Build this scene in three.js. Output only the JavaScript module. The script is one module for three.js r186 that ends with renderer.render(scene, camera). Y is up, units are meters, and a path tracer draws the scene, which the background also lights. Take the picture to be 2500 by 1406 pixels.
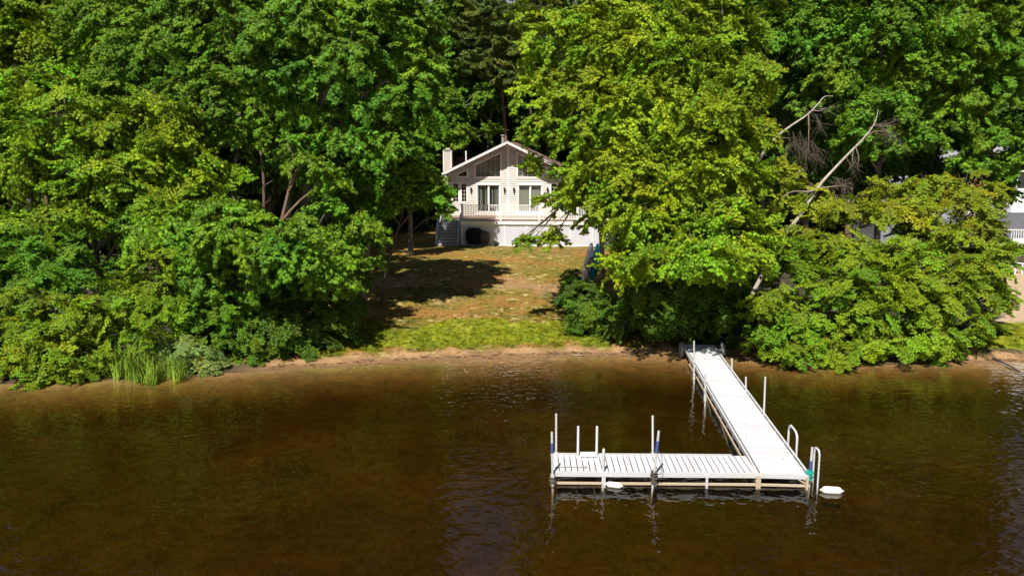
import * as THREE from 'three';
import { mergeGeometries } from 'three/addons/utils/BufferGeometryUtils.js';
import { ImprovedNoise } from 'three/addons/math/ImprovedNoise.js';
import { RoundedBoxGeometry } from 'three/addons/geometries/RoundedBoxGeometry.js';

// ------------------------------------------------------------------ camera, sky, sun, exposure
const V = (x, y, z) => new THREE.Vector3(x, y, z);
const scene = new THREE.Scene();
const FPX = 2000, PITCH = Math.atan(343 / FPX), EYE = V(0, 8.13, 0);
const camera = new THREE.PerspectiveCamera(2 * Math.atan(703 / FPX) * 180 / Math.PI, 2500 / 1406, 0.2, 4000);
camera.position.copy(EYE); camera.rotation.x = -PITCH;
scene.add(camera);
const renderer = new THREE.WebGLRenderer({ antialias: true });
renderer.toneMapping = THREE.LinearToneMapping;
renderer.toneMappingExposure = 1.6;
renderer.shadowMap.enabled = true;

const SUN = V(-0.19, 0.83, 0.525).normalize();
const sun = new THREE.DirectionalLight(new THREE.Color(1, 0.95, 0.84), 5);
sun.position.copy(SUN).multiplyScalar(120).add(V(0, 0, -40)); sun.target.position.set(0, 0, -40);
sun.castShadow = true; sun.shadow.mapSize.set(4096, 4096);
Object.assign(sun.shadow.camera, { left: -60, right: 60, top: 60, bottom: -60, near: 1, far: 300 });
scene.add(sun, sun.target);

const noise3 = new ImprovedNoise();
const fbm = (x, y, z, o = 4) => { let a = 0.5, s = 0; for (let i = 0; i < o; i++) { s += a * noise3.noise(x, y, z); x *= 2.03; y *= 2.03; z *= 2.03; a *= 0.5; } return s; };
{ // clear blue sky with a few thin clouds
  const w = 512, h = 256, d = new Float32Array(w * h * 4);
  for (let j = 0; j < h; j++) for (let i = 0; i < w; i++) {
    const el = ((j + 0.5) / h - 0.5) * Math.PI, az = (i + 0.5) / w * 2 * Math.PI, k = Math.max(0, Math.sin(el));
    const up = Math.pow(1 - k, 2.2), x = Math.cos(el) * Math.cos(az), y = Math.sin(el), z = Math.cos(el) * Math.sin(az);
    let c = [0.09 + 0.62 * up, 0.19 + 0.62 * up, 0.42 + 0.5 * up];
    const cl = THREE.MathUtils.smoothstep(fbm(x * 2.2, y * 4.5 + 3, z * 2.2, 5), -0.12, 0.36) * 0.75;
    c = c.map((v, n) => v * (1 - cl) + [0.75, 0.77, 0.8][n] * cl);
    if (el < 0) c = [0.1, 0.12, 0.1];
    d.set([c[0] * 0.335, c[1] * 0.325, c[2] * 0.31, 1], (j * w + i) * 4);
  }
  const t = new THREE.DataTexture(d, w, h, THREE.RGBAFormat, THREE.FloatType);
  t.mapping = THREE.EquirectangularReflectionMapping; t.magFilter = THREE.LinearFilter; t.needsUpdate = true;
  scene.background = t; scene.environment = t;
}

// ------------------------------------------------------------------ helpers
const rng = (s) => () => { s = (s + 0x6d2b79f5) | 0; let t = Math.imul(s ^ (s >>> 15), 1 | s); t = (t + Math.imul(t ^ (t >>> 7), 61 | t)) ^ t; return ((t ^ (t >>> 14)) >>> 0) / 4294967296; };
const lerp = THREE.MathUtils.lerp, smooth = (x, a, b) => THREE.MathUtils.smoothstep(x, a, b), clamp = THREE.MathUtils.clamp;
const ray = (px, py) => { const u = (px - 1250) / FPX, v = (703 - py) / FPX; return V(u, v * Math.cos(PITCH) - Math.sin(PITCH), -Math.cos(PITCH) - v * Math.sin(PITCH)); };
const at = (px, py, D) => { const d = ray(px, py); return d.multiplyScalar(-D / d.z).add(EYE); };            // a place at a measured distance
const onPlane = (px, py, y) => { const d = ray(px, py); return d.multiplyScalar((y - EYE.y) / d.y).add(EYE); };
const used = {};
const numbered = (n) => { const k = used[n] = (used[n] ?? -1) + 1; return k ? n + '_' + String(k).padStart(3, '0') : n; };
const shade = (o) => { o.traverse?.((m) => { if (m.isMesh) { m.castShadow = true; m.receiveShadow = true; } }); return o; };
function tag(o, label, category, group, kind) { if (label) o.userData.label = label; if (category) o.userData.category = category; if (group) o.userData.group = group; if (kind) o.userData.kind = kind; return o; }
function thing(name, label, category, p = V(0, 0, 0), turn = 0, group) { const o = new THREE.Group(); o.name = numbered(name); o.position.copy(p); o.rotation.y = turn; scene.add(o); return tag(o, label, category, group); }
function part(name, geo, mat, parent, label) { const m = new THREE.Mesh(Array.isArray(geo) ? mergeGeometries(geo.map(plainGeo)) : geo, mat); m.name = parent === scene ? numbered(name) : name; parent.add(shade(m)); if (label) m.userData.label = label; return m; }
function plainGeo(g) { let r = g.index ? g.toNonIndexed() : g; for (const n of Object.keys(r.attributes)) if (!['position', 'normal', 'uv'].includes(n)) r.deleteAttribute(n); if (!r.attributes.uv) r.setAttribute('uv', new THREE.BufferAttribute(new Float32Array(r.attributes.position.count * 2), 2)); if (!r.attributes.normal) r.computeVertexNormals(); return r; }
const bx = (w, h, d, x, y, z, rx = 0, ry = 0, rz = 0) => new THREE.BoxGeometry(w, h, d).applyMatrix4(new THREE.Matrix4().compose(V(x, y, z), new THREE.Quaternion().setFromEuler(new THREE.Euler(rx, ry, rz)), V(1, 1, 1)));
const between = (p, q, r0, r1 = r0, seg = 8) => { const l = p.distanceTo(q), g = new THREE.CylinderGeometry(r1, r0, l, seg, 1); const m = new THREE.Matrix4().compose(p.clone().add(q).multiplyScalar(0.5), new THREE.Quaternion().setFromUnitVectors(V(0, 1, 0), q.clone().sub(p).normalize()), V(1, 1, 1)); return g.applyMatrix4(m); };
const beam = (p, q, w, h) => { const l = p.distanceTo(q), o = new THREE.Object3D(); o.position.copy(p).add(q).multiplyScalar(0.5); o.up.set(0, 1, 0); o.lookAt(q); o.updateMatrix(); return new THREE.BoxGeometry(w, h, l).applyMatrix4(o.matrix); };
function pathTube(pts, rad, seg = 6, uvk = 1) {  // a tapering limb through points
  const pos = [], nor = [], uv = [], idx = []; let up = V(0.13, 0.2, 1).normalize(), len = 0;
  for (let i = 0; i < pts.length; i++) {
    const t = pts[Math.min(i + 1, pts.length - 1)].clone().sub(pts[Math.max(i - 1, 0)]).normalize();
    const a = up.clone().cross(t).normalize(), b = t.clone().cross(a); up = b.clone();
    if (i) len += pts[i].distanceTo(pts[i - 1]);
    for (let s = 0; s <= seg; s++) { const th = s / seg * 2 * Math.PI, n = a.clone().multiplyScalar(Math.cos(th)).addScaledVector(b, Math.sin(th)); pos.push(pts[i].x + n.x * rad[i], pts[i].y + n.y * rad[i], pts[i].z + n.z * rad[i]); nor.push(n.x, n.y, n.z); uv.push(s / seg * uvk, len * 0.7); }
  }
  const w = seg + 1;
  for (let i = 0; i + 1 < pts.length; i++) for (let s = 0; s < seg; s++) { const k = i * w + s; idx.push(k, k + 1, k + w, k + 1, k + w + 1, k + w); }
  const g = new THREE.BufferGeometry(); g.setAttribute('position', new THREE.Float32BufferAttribute(pos, 3)); g.setAttribute('normal', new THREE.Float32BufferAttribute(nor, 3)); g.setAttribute('uv', new THREE.Float32BufferAttribute(uv, 2)); g.setIndex(idx);
  return g;
}
const rgb = (r, g, b) => new THREE.Color().setRGB(r, g, b);
const std = (c, rough = 0.8, o = {}) => new THREE.MeshStandardMaterial({ color: Array.isArray(c) ? rgb(...c) : c, roughness: rough, metalness: 0, side: THREE.DoubleSide, ...o });
const toS = (l) => 255 * (l <= 0.0031308 ? 12.92 * l : 1.055 * Math.pow(l, 1 / 2.4) - 0.055);
function texture(w, h, f, srgb) {
  const d = new Uint8Array(w * h * 4);
  for (let j = 0; j < h; j++) for (let i = 0; i < w; i++) { const c = f(i, j), k = (j * w + i) * 4; for (let n = 0; n < 3; n++) d[k + n] = clamp(Math.round(srgb ? toS(Math.max(0, c[n])) : c[n] * 255), 0, 255); d[k + 3] = 255; }
  const t = new THREE.DataTexture(d, w, h); t.wrapS = t.wrapT = THREE.RepeatWrapping; t.magFilter = THREE.LinearFilter; t.minFilter = THREE.LinearMipmapLinearFilter; t.generateMipmaps = true; if (srgb) t.colorSpace = THREE.SRGBColorSpace; t.needsUpdate = true;
  return t;
}
// periodic value noise on a lattice
function tileNoise(seed, n) { const r = rng(seed), g = Float32Array.from({ length: n * n }, r); return (x, y) => { x = ((x % n) + n) % n; y = ((y % n) + n) % n; const i = Math.floor(x), j = Math.floor(y), fx = x - i, fy = y - j, u = fx * fx * (3 - 2 * fx), v = fy * fy * (3 - 2 * fy), i1 = (i + 1) % n, j1 = (j + 1) % n; return lerp(lerp(g[j * n + i], g[j * n + i1], u), lerp(g[j1 * n + i], g[j1 * n + i1], u), v); }; }

// ------------------------------------------------------------------ terrain and lake
const SH = [[-60, 26], [-30, 27], [-19.5, 27.7], [-15, 28.2], [-10, 29.4], [-6.5, 30.2], [-4, 30.8], [0, 31.4], [4, 31.7], [8, 31.4], [11, 30.6], [14, 30.6], [19, 30.6], [30, 31], [60, 31]];
function shoreD(x) { let i = 0; while (i < SH.length - 2 && x > SH[i + 1][0]) i++; const [a, da] = SH[i], [b, db] = SH[i + 1], t = smooth(clamp((x - a) / (b - a), 0, 1), 0, 1) * 0.5 + clamp((x - a) / (b - a), 0, 1) * 0.5; return lerp(da, db, t) + 0.16 * noise3.noise(x * 0.7, 1.7, 0) + 0.06 * noise3.noise(x * 2.3, 4.7, 0); }
function ground(x, z) {
  const D = -z, t = D - shoreD(x), n = 0.05 * noise3.noise(x * 0.5, D * 0.5, 2) + 0.025 * noise3.noise(x * 1.7, D * 1.7, 5);
  if (t >= 0) return 0.34 * smooth(t, -0.4, 2.6) - 0.34 * smooth(0, -0.4, 2.6) + 0.98 * smooth(t, 1.5, 23) + 0.012 * Math.max(0, t - 36) + n * smooth(t, 0.3, 3);
  const u = -t;
  return -(0.1 * smooth(u, 0, 1.2) + 0.3 * smooth(u, 0.6, 4.2) + 0.16 * smooth(u, 5, 22) + 1.6 * smooth(u, 24, 70)) + n * 1.2 * smooth(u, 0.3, 3);
}
const onGround = (px, py) => { let y = 0.5; for (let i = 0; i < 12; i++) { const p = onPlane(px, py, y); y = ground(p.x, p.z); } return onPlane(px, py, y); };
const TX0 = -32, TD0 = 8, TW = 64, TN = 2048;
const nA = tileNoise(11, 64), nB = tileNoise(12, 256), nC = tileNoise(13, 512), nD = tileNoise(14, 97);
const mix3 = (a, b, t) => [lerp(a[0], b[0], t), lerp(a[1], b[1], t), lerp(a[2], b[2], t)];
function groundColour(x, D) {
  const t = D - shoreD(x), a = nA(x * 0.45, D * 0.45), b = nB(x * 1.6, D * 1.6), c = nC(x * 6, D * 6), f = nD(x * 17, D * 17), e = nB(x * 3.1 + 40, D * 3.1);
  if (t < -0.25) { // lake bed: sand near the shore, weed and silt further out
    const u = -t;
    let k = mix3([0.25, 0.135, 0.045], [0.225, 0.135, 0.045], smooth(u, 0.4, 4));
    k = mix3(k, [0.12, 0.085, 0.028], 0.45 * smooth(a * 0.55 + b * 0.45 + smooth(u, 0, 9) * 0.18, 0.5, 0.78));
    k = mix3(k, [0.19, 0.15, 0.02], 0.4 * smooth(nA(x * 0.3 + 9, D * 0.8 + 31), 0.55, 0.85));
    k = mix3(k, [0.06, 0.04, 0.015], 0.55 * smooth(e * 0.6 + c * 0.4, 0.66, 0.8));
    const s = 0.72 + 0.4 * c + 0.2 * (f - 0.5);
    return k.map((v) => v * s);
  }
  const sand = mix3([0.36, 0.215, 0.1], [0.25, 0.14, 0.06], smooth(b, 0.3, 0.8)).map((v) => v * (0.86 + 0.3 * c * f));
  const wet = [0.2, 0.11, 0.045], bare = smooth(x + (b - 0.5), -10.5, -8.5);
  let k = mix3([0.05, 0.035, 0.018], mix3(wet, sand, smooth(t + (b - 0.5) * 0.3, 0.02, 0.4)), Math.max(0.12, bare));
  k = mix3(k, [0.08, 0.05, 0.025], 0.8 * smooth(e * 0.5 + f * 0.5 + 0.25 * (1 - smooth(Math.abs(t - 0.25), 0, 0.35)), 0.78, 0.9));
  const g = mix3([0.21, 0.235, 0.006], [0.15, 0.19, 0.006], smooth(b * 0.6 + c * 0.4, 0.3, 0.75)).map((v) => v * (0.75 + 0.5 * f));
  const gy = [0.36, 0.34, 0.03];
  const lawn0 = mix3([0.225, 0.112, 0.016], [0.165, 0.125, 0.012], smooth(a * 0.5 + b * 0.5, 0.32, 0.6)).map((v) => v * (0.72 + 0.35 * c + 0.25 * f));
  let lawn = mix3(lawn0, [0.27, 0.16, 0.075], 0.8 * smooth(nA(x * 0.3 + 20, D * 0.6), 0.5, 0.75) * smooth(t, 6, 9) * (1 - smooth(t, 12, 18)));
  lawn = mix3(lawn, [0.42, 0.3, 0.13], 0.85 * smooth(nC(x * 4.1, D * 5) * 0.5 + b * 0.35 + e * 0.15, 0.66, 0.74));
  lawn = mix3(lawn, [0.08, 0.1, 0.012], 0.6 * smooth(nB(x * 1.1 + 7, D * 2), 0.6, 0.85));
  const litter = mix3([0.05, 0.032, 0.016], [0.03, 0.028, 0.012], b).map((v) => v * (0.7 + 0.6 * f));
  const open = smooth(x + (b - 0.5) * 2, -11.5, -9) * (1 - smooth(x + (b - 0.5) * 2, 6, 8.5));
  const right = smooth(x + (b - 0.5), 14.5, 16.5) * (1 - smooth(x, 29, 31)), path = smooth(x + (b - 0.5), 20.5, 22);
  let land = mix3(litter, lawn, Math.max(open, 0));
  const strip = Math.max(open, right) * smooth(t + (b - 0.5) * 0.9 + (c - 0.5) * 0.4, 1.05, 1.5) * (1 - smooth(t + (a - 0.5) * 2.2 + (b - 0.5) * 1.6, 4.1, 5.3));
  land = mix3(land, mix3(g, gy, open * 0.75 * smooth(b * 0.55 + nC(x * 2.5, D * 3) * 0.45, 0.5, 0.75) * smooth(t, 2.8, 3.5) * (1 - smooth(Math.abs(x + 1.5), 1.5, 4))), strip);
  land = mix3(land, [0.4, 0.29, 0.19].map((v) => v * (0.8 + 0.3 * c)), path * right * smooth(t, 4.9, 5.6) * (1 - smooth(t, 20, 23)));
  land = mix3(land, litter, smooth(D, 66, 70));
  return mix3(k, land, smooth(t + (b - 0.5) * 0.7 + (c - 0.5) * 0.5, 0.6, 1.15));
}
const bumpGround = texture(512, 512, ((n1, n2, n3) => (i, j) => { const v = 0.5 * n1(i / 4, j / 4) + 0.3 * n2(i / 2, j / 2) + 0.2 * n3(i / 16, j / 16); return [v, v, v]; })(tileNoise(21, 128), tileNoise(22, 256), tileNoise(23, 32)));
bumpGround.repeat.set(TW / 3, TW / 3);
const groundMap = texture(TN, TN, (i, j) => groundColour(TX0 + (i + 0.5) / TN * TW, TD0 + (j + 0.5) / TN * TW), true);
groundMap.wrapS = groundMap.wrapT = THREE.ClampToEdgeWrapping;
{
  const line = (lo, hi, st, far0, far1) => [...far0, ...Array.from({ length: Math.round((hi - lo) / st) + 1 }, (_, i) => lo + i * st), ...far1];
  const xs = line(-26, 26, 0.26, [-2500, -900, -400, -200, -110, -70, -50, -40, -34, -30], [30, 34, 40, 50, 70, 110, 200, 400, 900, 2500]);
  const ds = line(18, 64, 0.25, [-2500, -800, -300, -120, -60, -30, -15, -6, 0, 5, 9, 12, 14, 16], [66, 70, 75, 80, 88, 96, 110, 140, 200, 400, 900, 2500]);
  const pos = [], uv = [], idx = [], n = xs.length;
  for (const D of ds) for (const x of xs) { pos.push(x, ground(x, -D), -D); uv.push((x - TX0) / TW, (D - TD0) / TW); }
  for (let j = 0; j + 1 < ds.length; j++) for (let i = 0; i + 1 < n; i++) { const k = j * n + i; idx.push(k, k + 1, k + n, k + 1, k + n + 1, k + n); }
  const g = new THREE.BufferGeometry(); g.setAttribute('position', new THREE.Float32BufferAttribute(pos, 3)); g.setAttribute('uv', new THREE.Float32BufferAttribute(uv, 2)); g.setIndex(idx); g.computeVertexNormals();
  tag(part('ground', g, std([1, 1, 1], 0.95, { map: groundMap, bumpMap: bumpGround, bumpScale: 0.03 }), scene), 'sandy shore, brown lawn and lake bed rising gently from the water to the house', 'ground', null, 'structure');
}
{ // the lake: a rippled surface over tea-brown water
  const N = 1024, L = 7.3, r = rng(77), waves = [];
  for (let i = 0; i < 90; i++) { const lam = 0.11 * Math.pow(6, r()), th = Math.PI / 2 + (r() - 0.5) * 2.5, kx = Math.round(L / lam * Math.cos(th)), ky = Math.round(L / lam * Math.sin(th)); waves.push([kx, ky, r() * 6.283, 0.0052 * Math.pow(0.25 / lam, 0.12)]); }
  const hx = new Float32Array(N * N), hy = new Float32Array(N * N);
  for (const [kx, ky, ph, s] of waves) { const k = Math.hypot(kx, ky) || 1, cx = Float32Array.from({ length: N }, (_, i) => Math.cos(2 * Math.PI * kx * i / N + ph)), sx = Float32Array.from({ length: N }, (_, i) => Math.sin(2 * Math.PI * kx * i / N + ph)); for (let j = 0; j < N; j++) { const cy = Math.cos(2 * Math.PI * ky * j / N), sy = Math.sin(2 * Math.PI * ky * j / N); for (let i = 0; i < N; i++) { const v = (cx[i] * cy - sx[i] * sy) * s; hx[j * N + i] += v * kx / k; hy[j * N + i] += v * ky / k; } } }
  const nm = texture(N, N, (i, j) => { const k = j * N + i, a = -hx[k], b = -hy[k], l = Math.hypot(a, b, 1); return [0.5 + 0.5 * a / l, 0.5 + 0.5 * b / l, 0.5 + 0.5 / l]; });
  const lake = thing('lake', 'brown tea-stained lake with faint ripples around the white dock', 'water', V(0, 0, -20)); lake.userData.kind = 'structure';
  const xs = [-2500, -600, -200, -80, -50, -40], ds = [-2500, -600, -200, -60, -20, 0, 6]; for (let x = -32; x <= 32; x += 0.4) xs.push(x); xs.push(40, 50, 80, 200, 600, 2500); for (let d = 10; d <= 34; d += 0.2) ds.push(d);
  const W = []; for (let i = 0; i < 14; i++) { const th = r() * 6.283, lam = 1.3 + 4 * r(); W.push([Math.cos(th) * 6.283 / lam, Math.sin(th) * 6.283 / lam, r() * 6.283, 0.0016 * lam]); }
  const pos = [], uv = [], idx = [], n = xs.length;
  for (const D of ds) for (const x of xs) { let h = 0; if (Math.abs(x) < 33 && D > 9) for (const [a, b, p, s] of W) h += s * 0.28 * Math.sin(a * x + b * D + p) * smooth(shoreD(x) - D, -1, 3); pos.push(x, h, 20 - D); uv.push(x / L, D / L); }
  for (let j = 0; j + 1 < ds.length; j++) for (let i = 0; i + 1 < n; i++) { const k = j * n + i; idx.push(k, k + 1, k + n, k + 1, k + n + 1, k + n); }
  const g = new THREE.BufferGeometry(); g.setAttribute('position', new THREE.Float32BufferAttribute(pos, 3)); g.setAttribute('uv', new THREE.Float32BufferAttribute(uv, 2)); g.setIndex(idx); g.computeVertexNormals();
  part('water_surface', g, new THREE.MeshPhysicalMaterial({ color: 0xffffff, roughness: 0, transmission: 1, thickness: 0, ior: 1.33, normalMap: nm, normalScale: new THREE.Vector2(1, 1), side: THREE.DoubleSide }), lake);
  part('water_body', new THREE.BoxGeometry(4900, 7, 2520).translate(0, -3.53, 20 - 34 + 1260), new THREE.MeshPhysicalMaterial({ color: 0xffffff, transparent: true, opacity: 0, transmission: 1, thickness: 1, ior: 1.0, specularIntensity: 0, roughness: 0, attenuationColor: rgb(0.225, 0.172, 0.065), attenuationDistance: 1 }), lake);
}
// ------------------------------------------------------------------ materials for built things
const M = {
  siding: std([0.61, 0.565, 0.535], 0.6), sidingB: std([0.58, 0.535, 0.505], 0.6), trim: std([0.8, 0.78, 0.77], 0.45), soffit: std([0.4, 0.29, 0.23], 0.7), fascia: std([0.74, 0.7, 0.72], 0.5),
  deckBoard: std([0.27, 0.17, 0.13], 0.8), lattice: std([0.74, 0.73, 0.82], 0.6), dark: std([0.02, 0.02, 0.022], 0.7), lantern: std([0.015, 0.014, 0.014], 0.4), stair: std([0.44, 0.445, 0.46], 0.85), stairB: std([0.38, 0.385, 0.4], 0.85),
  glass: new THREE.MeshPhysicalMaterial({ color: rgb(0.82, 0.86, 0.84), transmission: 1, thickness: 0, roughness: 0.02, ior: 1.5, side: THREE.DoubleSide }),
  room: std([0.12, 0.1, 0.09], 0.9), blind: std([0.62, 0.58, 0.5], 0.7), blindB: std([0.5, 0.45, 0.36], 0.7), flue: std([0.5, 0.49, 0.5], 0.45, { metalness: 0.6 }), frame: std([0.85, 0.85, 0.86], 0.35),
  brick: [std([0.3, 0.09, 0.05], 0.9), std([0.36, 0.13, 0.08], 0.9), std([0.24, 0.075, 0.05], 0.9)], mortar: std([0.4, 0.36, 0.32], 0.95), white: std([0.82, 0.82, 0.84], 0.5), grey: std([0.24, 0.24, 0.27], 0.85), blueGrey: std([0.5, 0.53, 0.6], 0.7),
};
const shingle = (c, s) => { const r = rng(s); const a = Float32Array.from({ length: 64 * 64 }, r); return std([1, 1, 1], 0.95, { map: texture(256, 256, (i, j) => { const row = j >> 4, col = ((i + (row % 2) * 10) >> 4) & 15; const v = 0.7 + 0.5 * a[(row & 15) * 64 + col] + 0.25 * (a[(j % 64) * 64 + (i % 64)] - 0.5) - ((j & 15) < 2 ? 0.3 : 0); return c.map((x) => x * v); }, true) }); };
M.roof = shingle([0.16, 0.1, 0.08], 5); M.roofGrey = shingle([0.22, 0.22, 0.25], 6);

// clapboards of one wall: each course is a lapped board cut round the openings
function clapboards(parent, outline, holes, y0, y1, step, mats, turn = 0, off = V(0, 0, 0), r = rng(3)) {
  const m4 = new THREE.Matrix4().makeRotationY(turn).setPosition(off);
  for (let y = y0; y < y1; y += step) {
    const ym = y + step * 0.5; let runs = outline(ym) ? [outline(ym)] : [];
    for (const h of holes) { const e = h(ym); if (!e) continue; runs = runs.flatMap(([a, b]) => (e[1] <= a || e[0] >= b ? [[a, b]] : [[a, e[0]], [e[1], b]].filter(([p, q]) => q - p > 0.02))); }
    if (!runs.length) continue;
    const gs = runs.map(([a, b]) => { const s = new THREE.Shape([new THREE.Vector2(0, 0), new THREE.Vector2(0.05, 0), new THREE.Vector2(0.008, step + 0.012), new THREE.Vector2(0, step + 0.012)]); return new THREE.ExtrudeGeometry(s, { depth: b - a, bevelEnabled: false }).applyMatrix4(new THREE.Matrix4().makeBasis(V(0, 0, 1), V(0, 1, 0), V(-1, 0, 0)).setPosition(b, y, 0)).applyMatrix4(m4); });
    for (const b of gs) part('siding_board', b, mats[r() < 0.4 ? 1 : 0], parent);
  }
}
const inset = (pts, d) => { const c = pts.reduce((s, p) => s.add(p), new THREE.Vector2()).multiplyScalar(1 / pts.length); return pts.map((p) => p.clone().sub(c).multiplyScalar(1 - d / Math.max(0.2, p.distanceTo(c))).add(c)); };
function ring(pts, w, depth, z) { // a frame that follows a polygon
  const gs = [], n = pts.length;
  for (let i = 0; i < n; i++) { const a = pts[i], b = pts[(i + 1) % n], d = b.clone().sub(a), l = d.length(); gs.push(bx(l + w * 0.98, w, depth + (i % 2) * 0.004, (a.x + b.x) / 2, (a.y + b.y) / 2, z, 0, 0, Math.atan2(d.y, d.x))); }
  return gs;
}

// ------------------------------------------------------------------ the lake house
{
  const DW = 61.9, DD = 57.4, G = 1.3, kW = (DW * Math.cos(PITCH) + 4 * Math.sin(PITCH)) / FPX, kD = (DD * Math.cos(PITCH) + 5 * Math.sin(PITCH)) / FPX;
  const YAW = -4 * Math.PI / 180, O = at(1241, 500, DW); O.y = G;
  const X = (px) => (px - 1241) * kW, Y = (py) => at(1241, py, DW).y - G, XD = (px) => (px - 1241) * kD, YD = (py) => at(1241, py, DD).y - G, ZD = DW - DD;
  const h = thing('lake_house', 'pale siding house with gabled front, tall trapezoid windows and a white railed porch', 'house', O, YAW);
  h.position.y = ground(O.x, O.z) * 0 + G;
  const OV = 1.05, ZR = OV, kR = ((DW - OV) * Math.cos(PITCH) + 3 * Math.sin(PITCH)) / FPX;
  const ridge = at(1241, 346, DW - OV).y - G, tipX = 164 * kR, tipY = at(1077, 426, DW - OV).y - G, slope = (ridge - tipY) / tipX;
  const half = 4.5, floor = YD(538.5), roofAt = (x) => ridge - 0.16 - slope * Math.abs(x);
  const len = 11;
  // openings
  const q = (...a) => a.map(([x, y]) => new THREE.Vector2(X(x), Y(y)));
  const bigL = q([1160, 433], [1223, 433], [1223, 373], [1160, 403]), bigR = q([1263, 433], [1325, 433], [1325, 403], [1263, 373.5]);
  const smL = q([1118, 432], [1141, 432], [1141, 414], [1118, 425]), smR = q([1343, 432], [1366, 432], [1366, 425], [1343, 414]);
  const nar1 = q([1125, 494], [1140, 494], [1140, 447], [1125, 447]), nar2 = q([1104, 494], [1120, 494], [1120, 447], [1104, 447]), narR = q([1344, 494], [1360, 494], [1360, 447], [1344, 447]);
  const drL = q([1164, 522], [1221, 522], [1221, 450], [1164, 450]), drR = q([1265, 522], [1324, 522], [1324, 450], [1265, 450]);
  const all = [bigL, bigR, smL, smR, nar1, nar2, narR, drL, drR];
  const span = (poly) => (y) => { let xs = []; for (let i = 0; i < poly.length; i++) { const a = poly[i], b = poly[(i + 1) % poly.length]; if ((a.y - y) * (b.y - y) < 0) xs.push(a.x + (b.x - a.x) * (y - a.y) / (b.y - a.y)); } return xs.length > 1 ? [Math.min(...xs), Math.max(...xs)] : null; };
  const wallTop = (y) => { const w = Math.min(half, (ridge - 0.16 - y) / slope); return w > 0.05 ? [-w, w] : null; };
  // structural wall
  const sh = new THREE.Shape([new THREE.Vector2(-half, 0), new THREE.Vector2(half, 0), new THREE.Vector2(half, roofAt(half)), new THREE.Vector2(0, roofAt(0)), new THREE.Vector2(-half, roofAt(half))]);
  for (const p of all) sh.holes.push(new THREE.Path(p));
  part('wall', [new THREE.ExtrudeGeometry(sh, { depth: 0.14, bevelEnabled: false }).translate(0, 0, -0.15), bx(0.14, roofAt(half), len - 0.3, -half + 0.07, roofAt(half) / 2, -len / 2 - 0.01), bx(0.14, roofAt(half), len - 0.3, half - 0.07, roofAt(half) / 2, -len / 2 - 0.01), new THREE.ExtrudeGeometry(new THREE.Shape(sh.getPoints()), { depth: 0.14, bevelEnabled: false }).translate(0, 0, -len)], M.sidingB, h);
  clapboards(h, wallTop, all.map(span), floor - 0.02, ridge - 0.3, 0.16, [M.siding, M.sidingB]);
  for (const s of [-1, 1]) clapboards(h, () => [-len / 2 + 0.01, len / 2 - 0.01], [], 0.25, roofAt(half) - 0.1, 0.137, [M.siding, M.sidingB], s * Math.PI / 2, V(s * half, 0, -len / 2), rng(8 + s));
  part('floor', bx(half * 2 - 0.3, 0.12, len - 0.4, 0, floor - 0.06, -len / 2), M.room, h);
  part('partition', bx(half * 2 - 0.3, roofAt(half) - floor, 0.1, 0, (roofAt(half) + floor) / 2, -4.2), M.room, h);
  part('corner_board', [bx(0.12, roofAt(half), 0.03, -half + 0.06, roofAt(half) / 2, 0.035), bx(0.03, roofAt(half), 0.12, -half - 0.035, roofAt(half) / 2, -0.06)], M.trim, h);
  part('corner_board', [bx(0.12, roofAt(half), 0.03, half - 0.06, roofAt(half) / 2, 0.035), bx(0.03, roofAt(half), 0.12, half + 0.035, roofAt(half) / 2, -0.06)], M.trim, h);
  part('centre_board', bx(0.16, ridge - 0.25 - floor, 0.03, 0, (ridge - 0.25 + floor) / 2, 0.046), M.trim, h);
  // windows
  function win(poly, bars, name = 'window') {
    const w = part(name, ring(poly, 0.11, 0.05, 0.04), M.trim, h);
    part('pane', new THREE.ShapeGeometry(new THREE.Shape(poly)).translate(0, 0, -0.05), M.glass, w);
    const gs = [], xs = poly.map((p) => p.x), ys = poly.map((p) => p.y), x0 = Math.min(...xs), x1 = Math.max(...xs), y0 = Math.min(...ys), y1 = Math.max(...ys), top = (x) => { let t = y0; for (let i = 0; i < poly.length; i++) { const a = poly[i], b = poly[(i + 1) % poly.length]; if ((a.x - x) * (b.x - x) < 0) t = Math.max(t, a.y + (b.y - a.y) * (x - a.x) / (b.x - a.x)); } return t; };
    for (let i = 1; i < bars[0]; i++) { const x = lerp(x0, x1, i / bars[0]), t = top(x); gs.push(bx(0.022, t - y0, 0.02, x, (t + y0) / 2, -0.03)); }
    const s = span(poly); for (let i = 1; i < bars[1]; i++) { const y = lerp(y0, y1, i / bars[1]), e = s(y); if (e) gs.push(bx(e[1] - e[0], 0.022, 0.024, (e[0] + e[1]) / 2, y, -0.03)); }
    if (gs.length) part('muntin', gs, M.blind, w);
    return w;
  }
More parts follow.
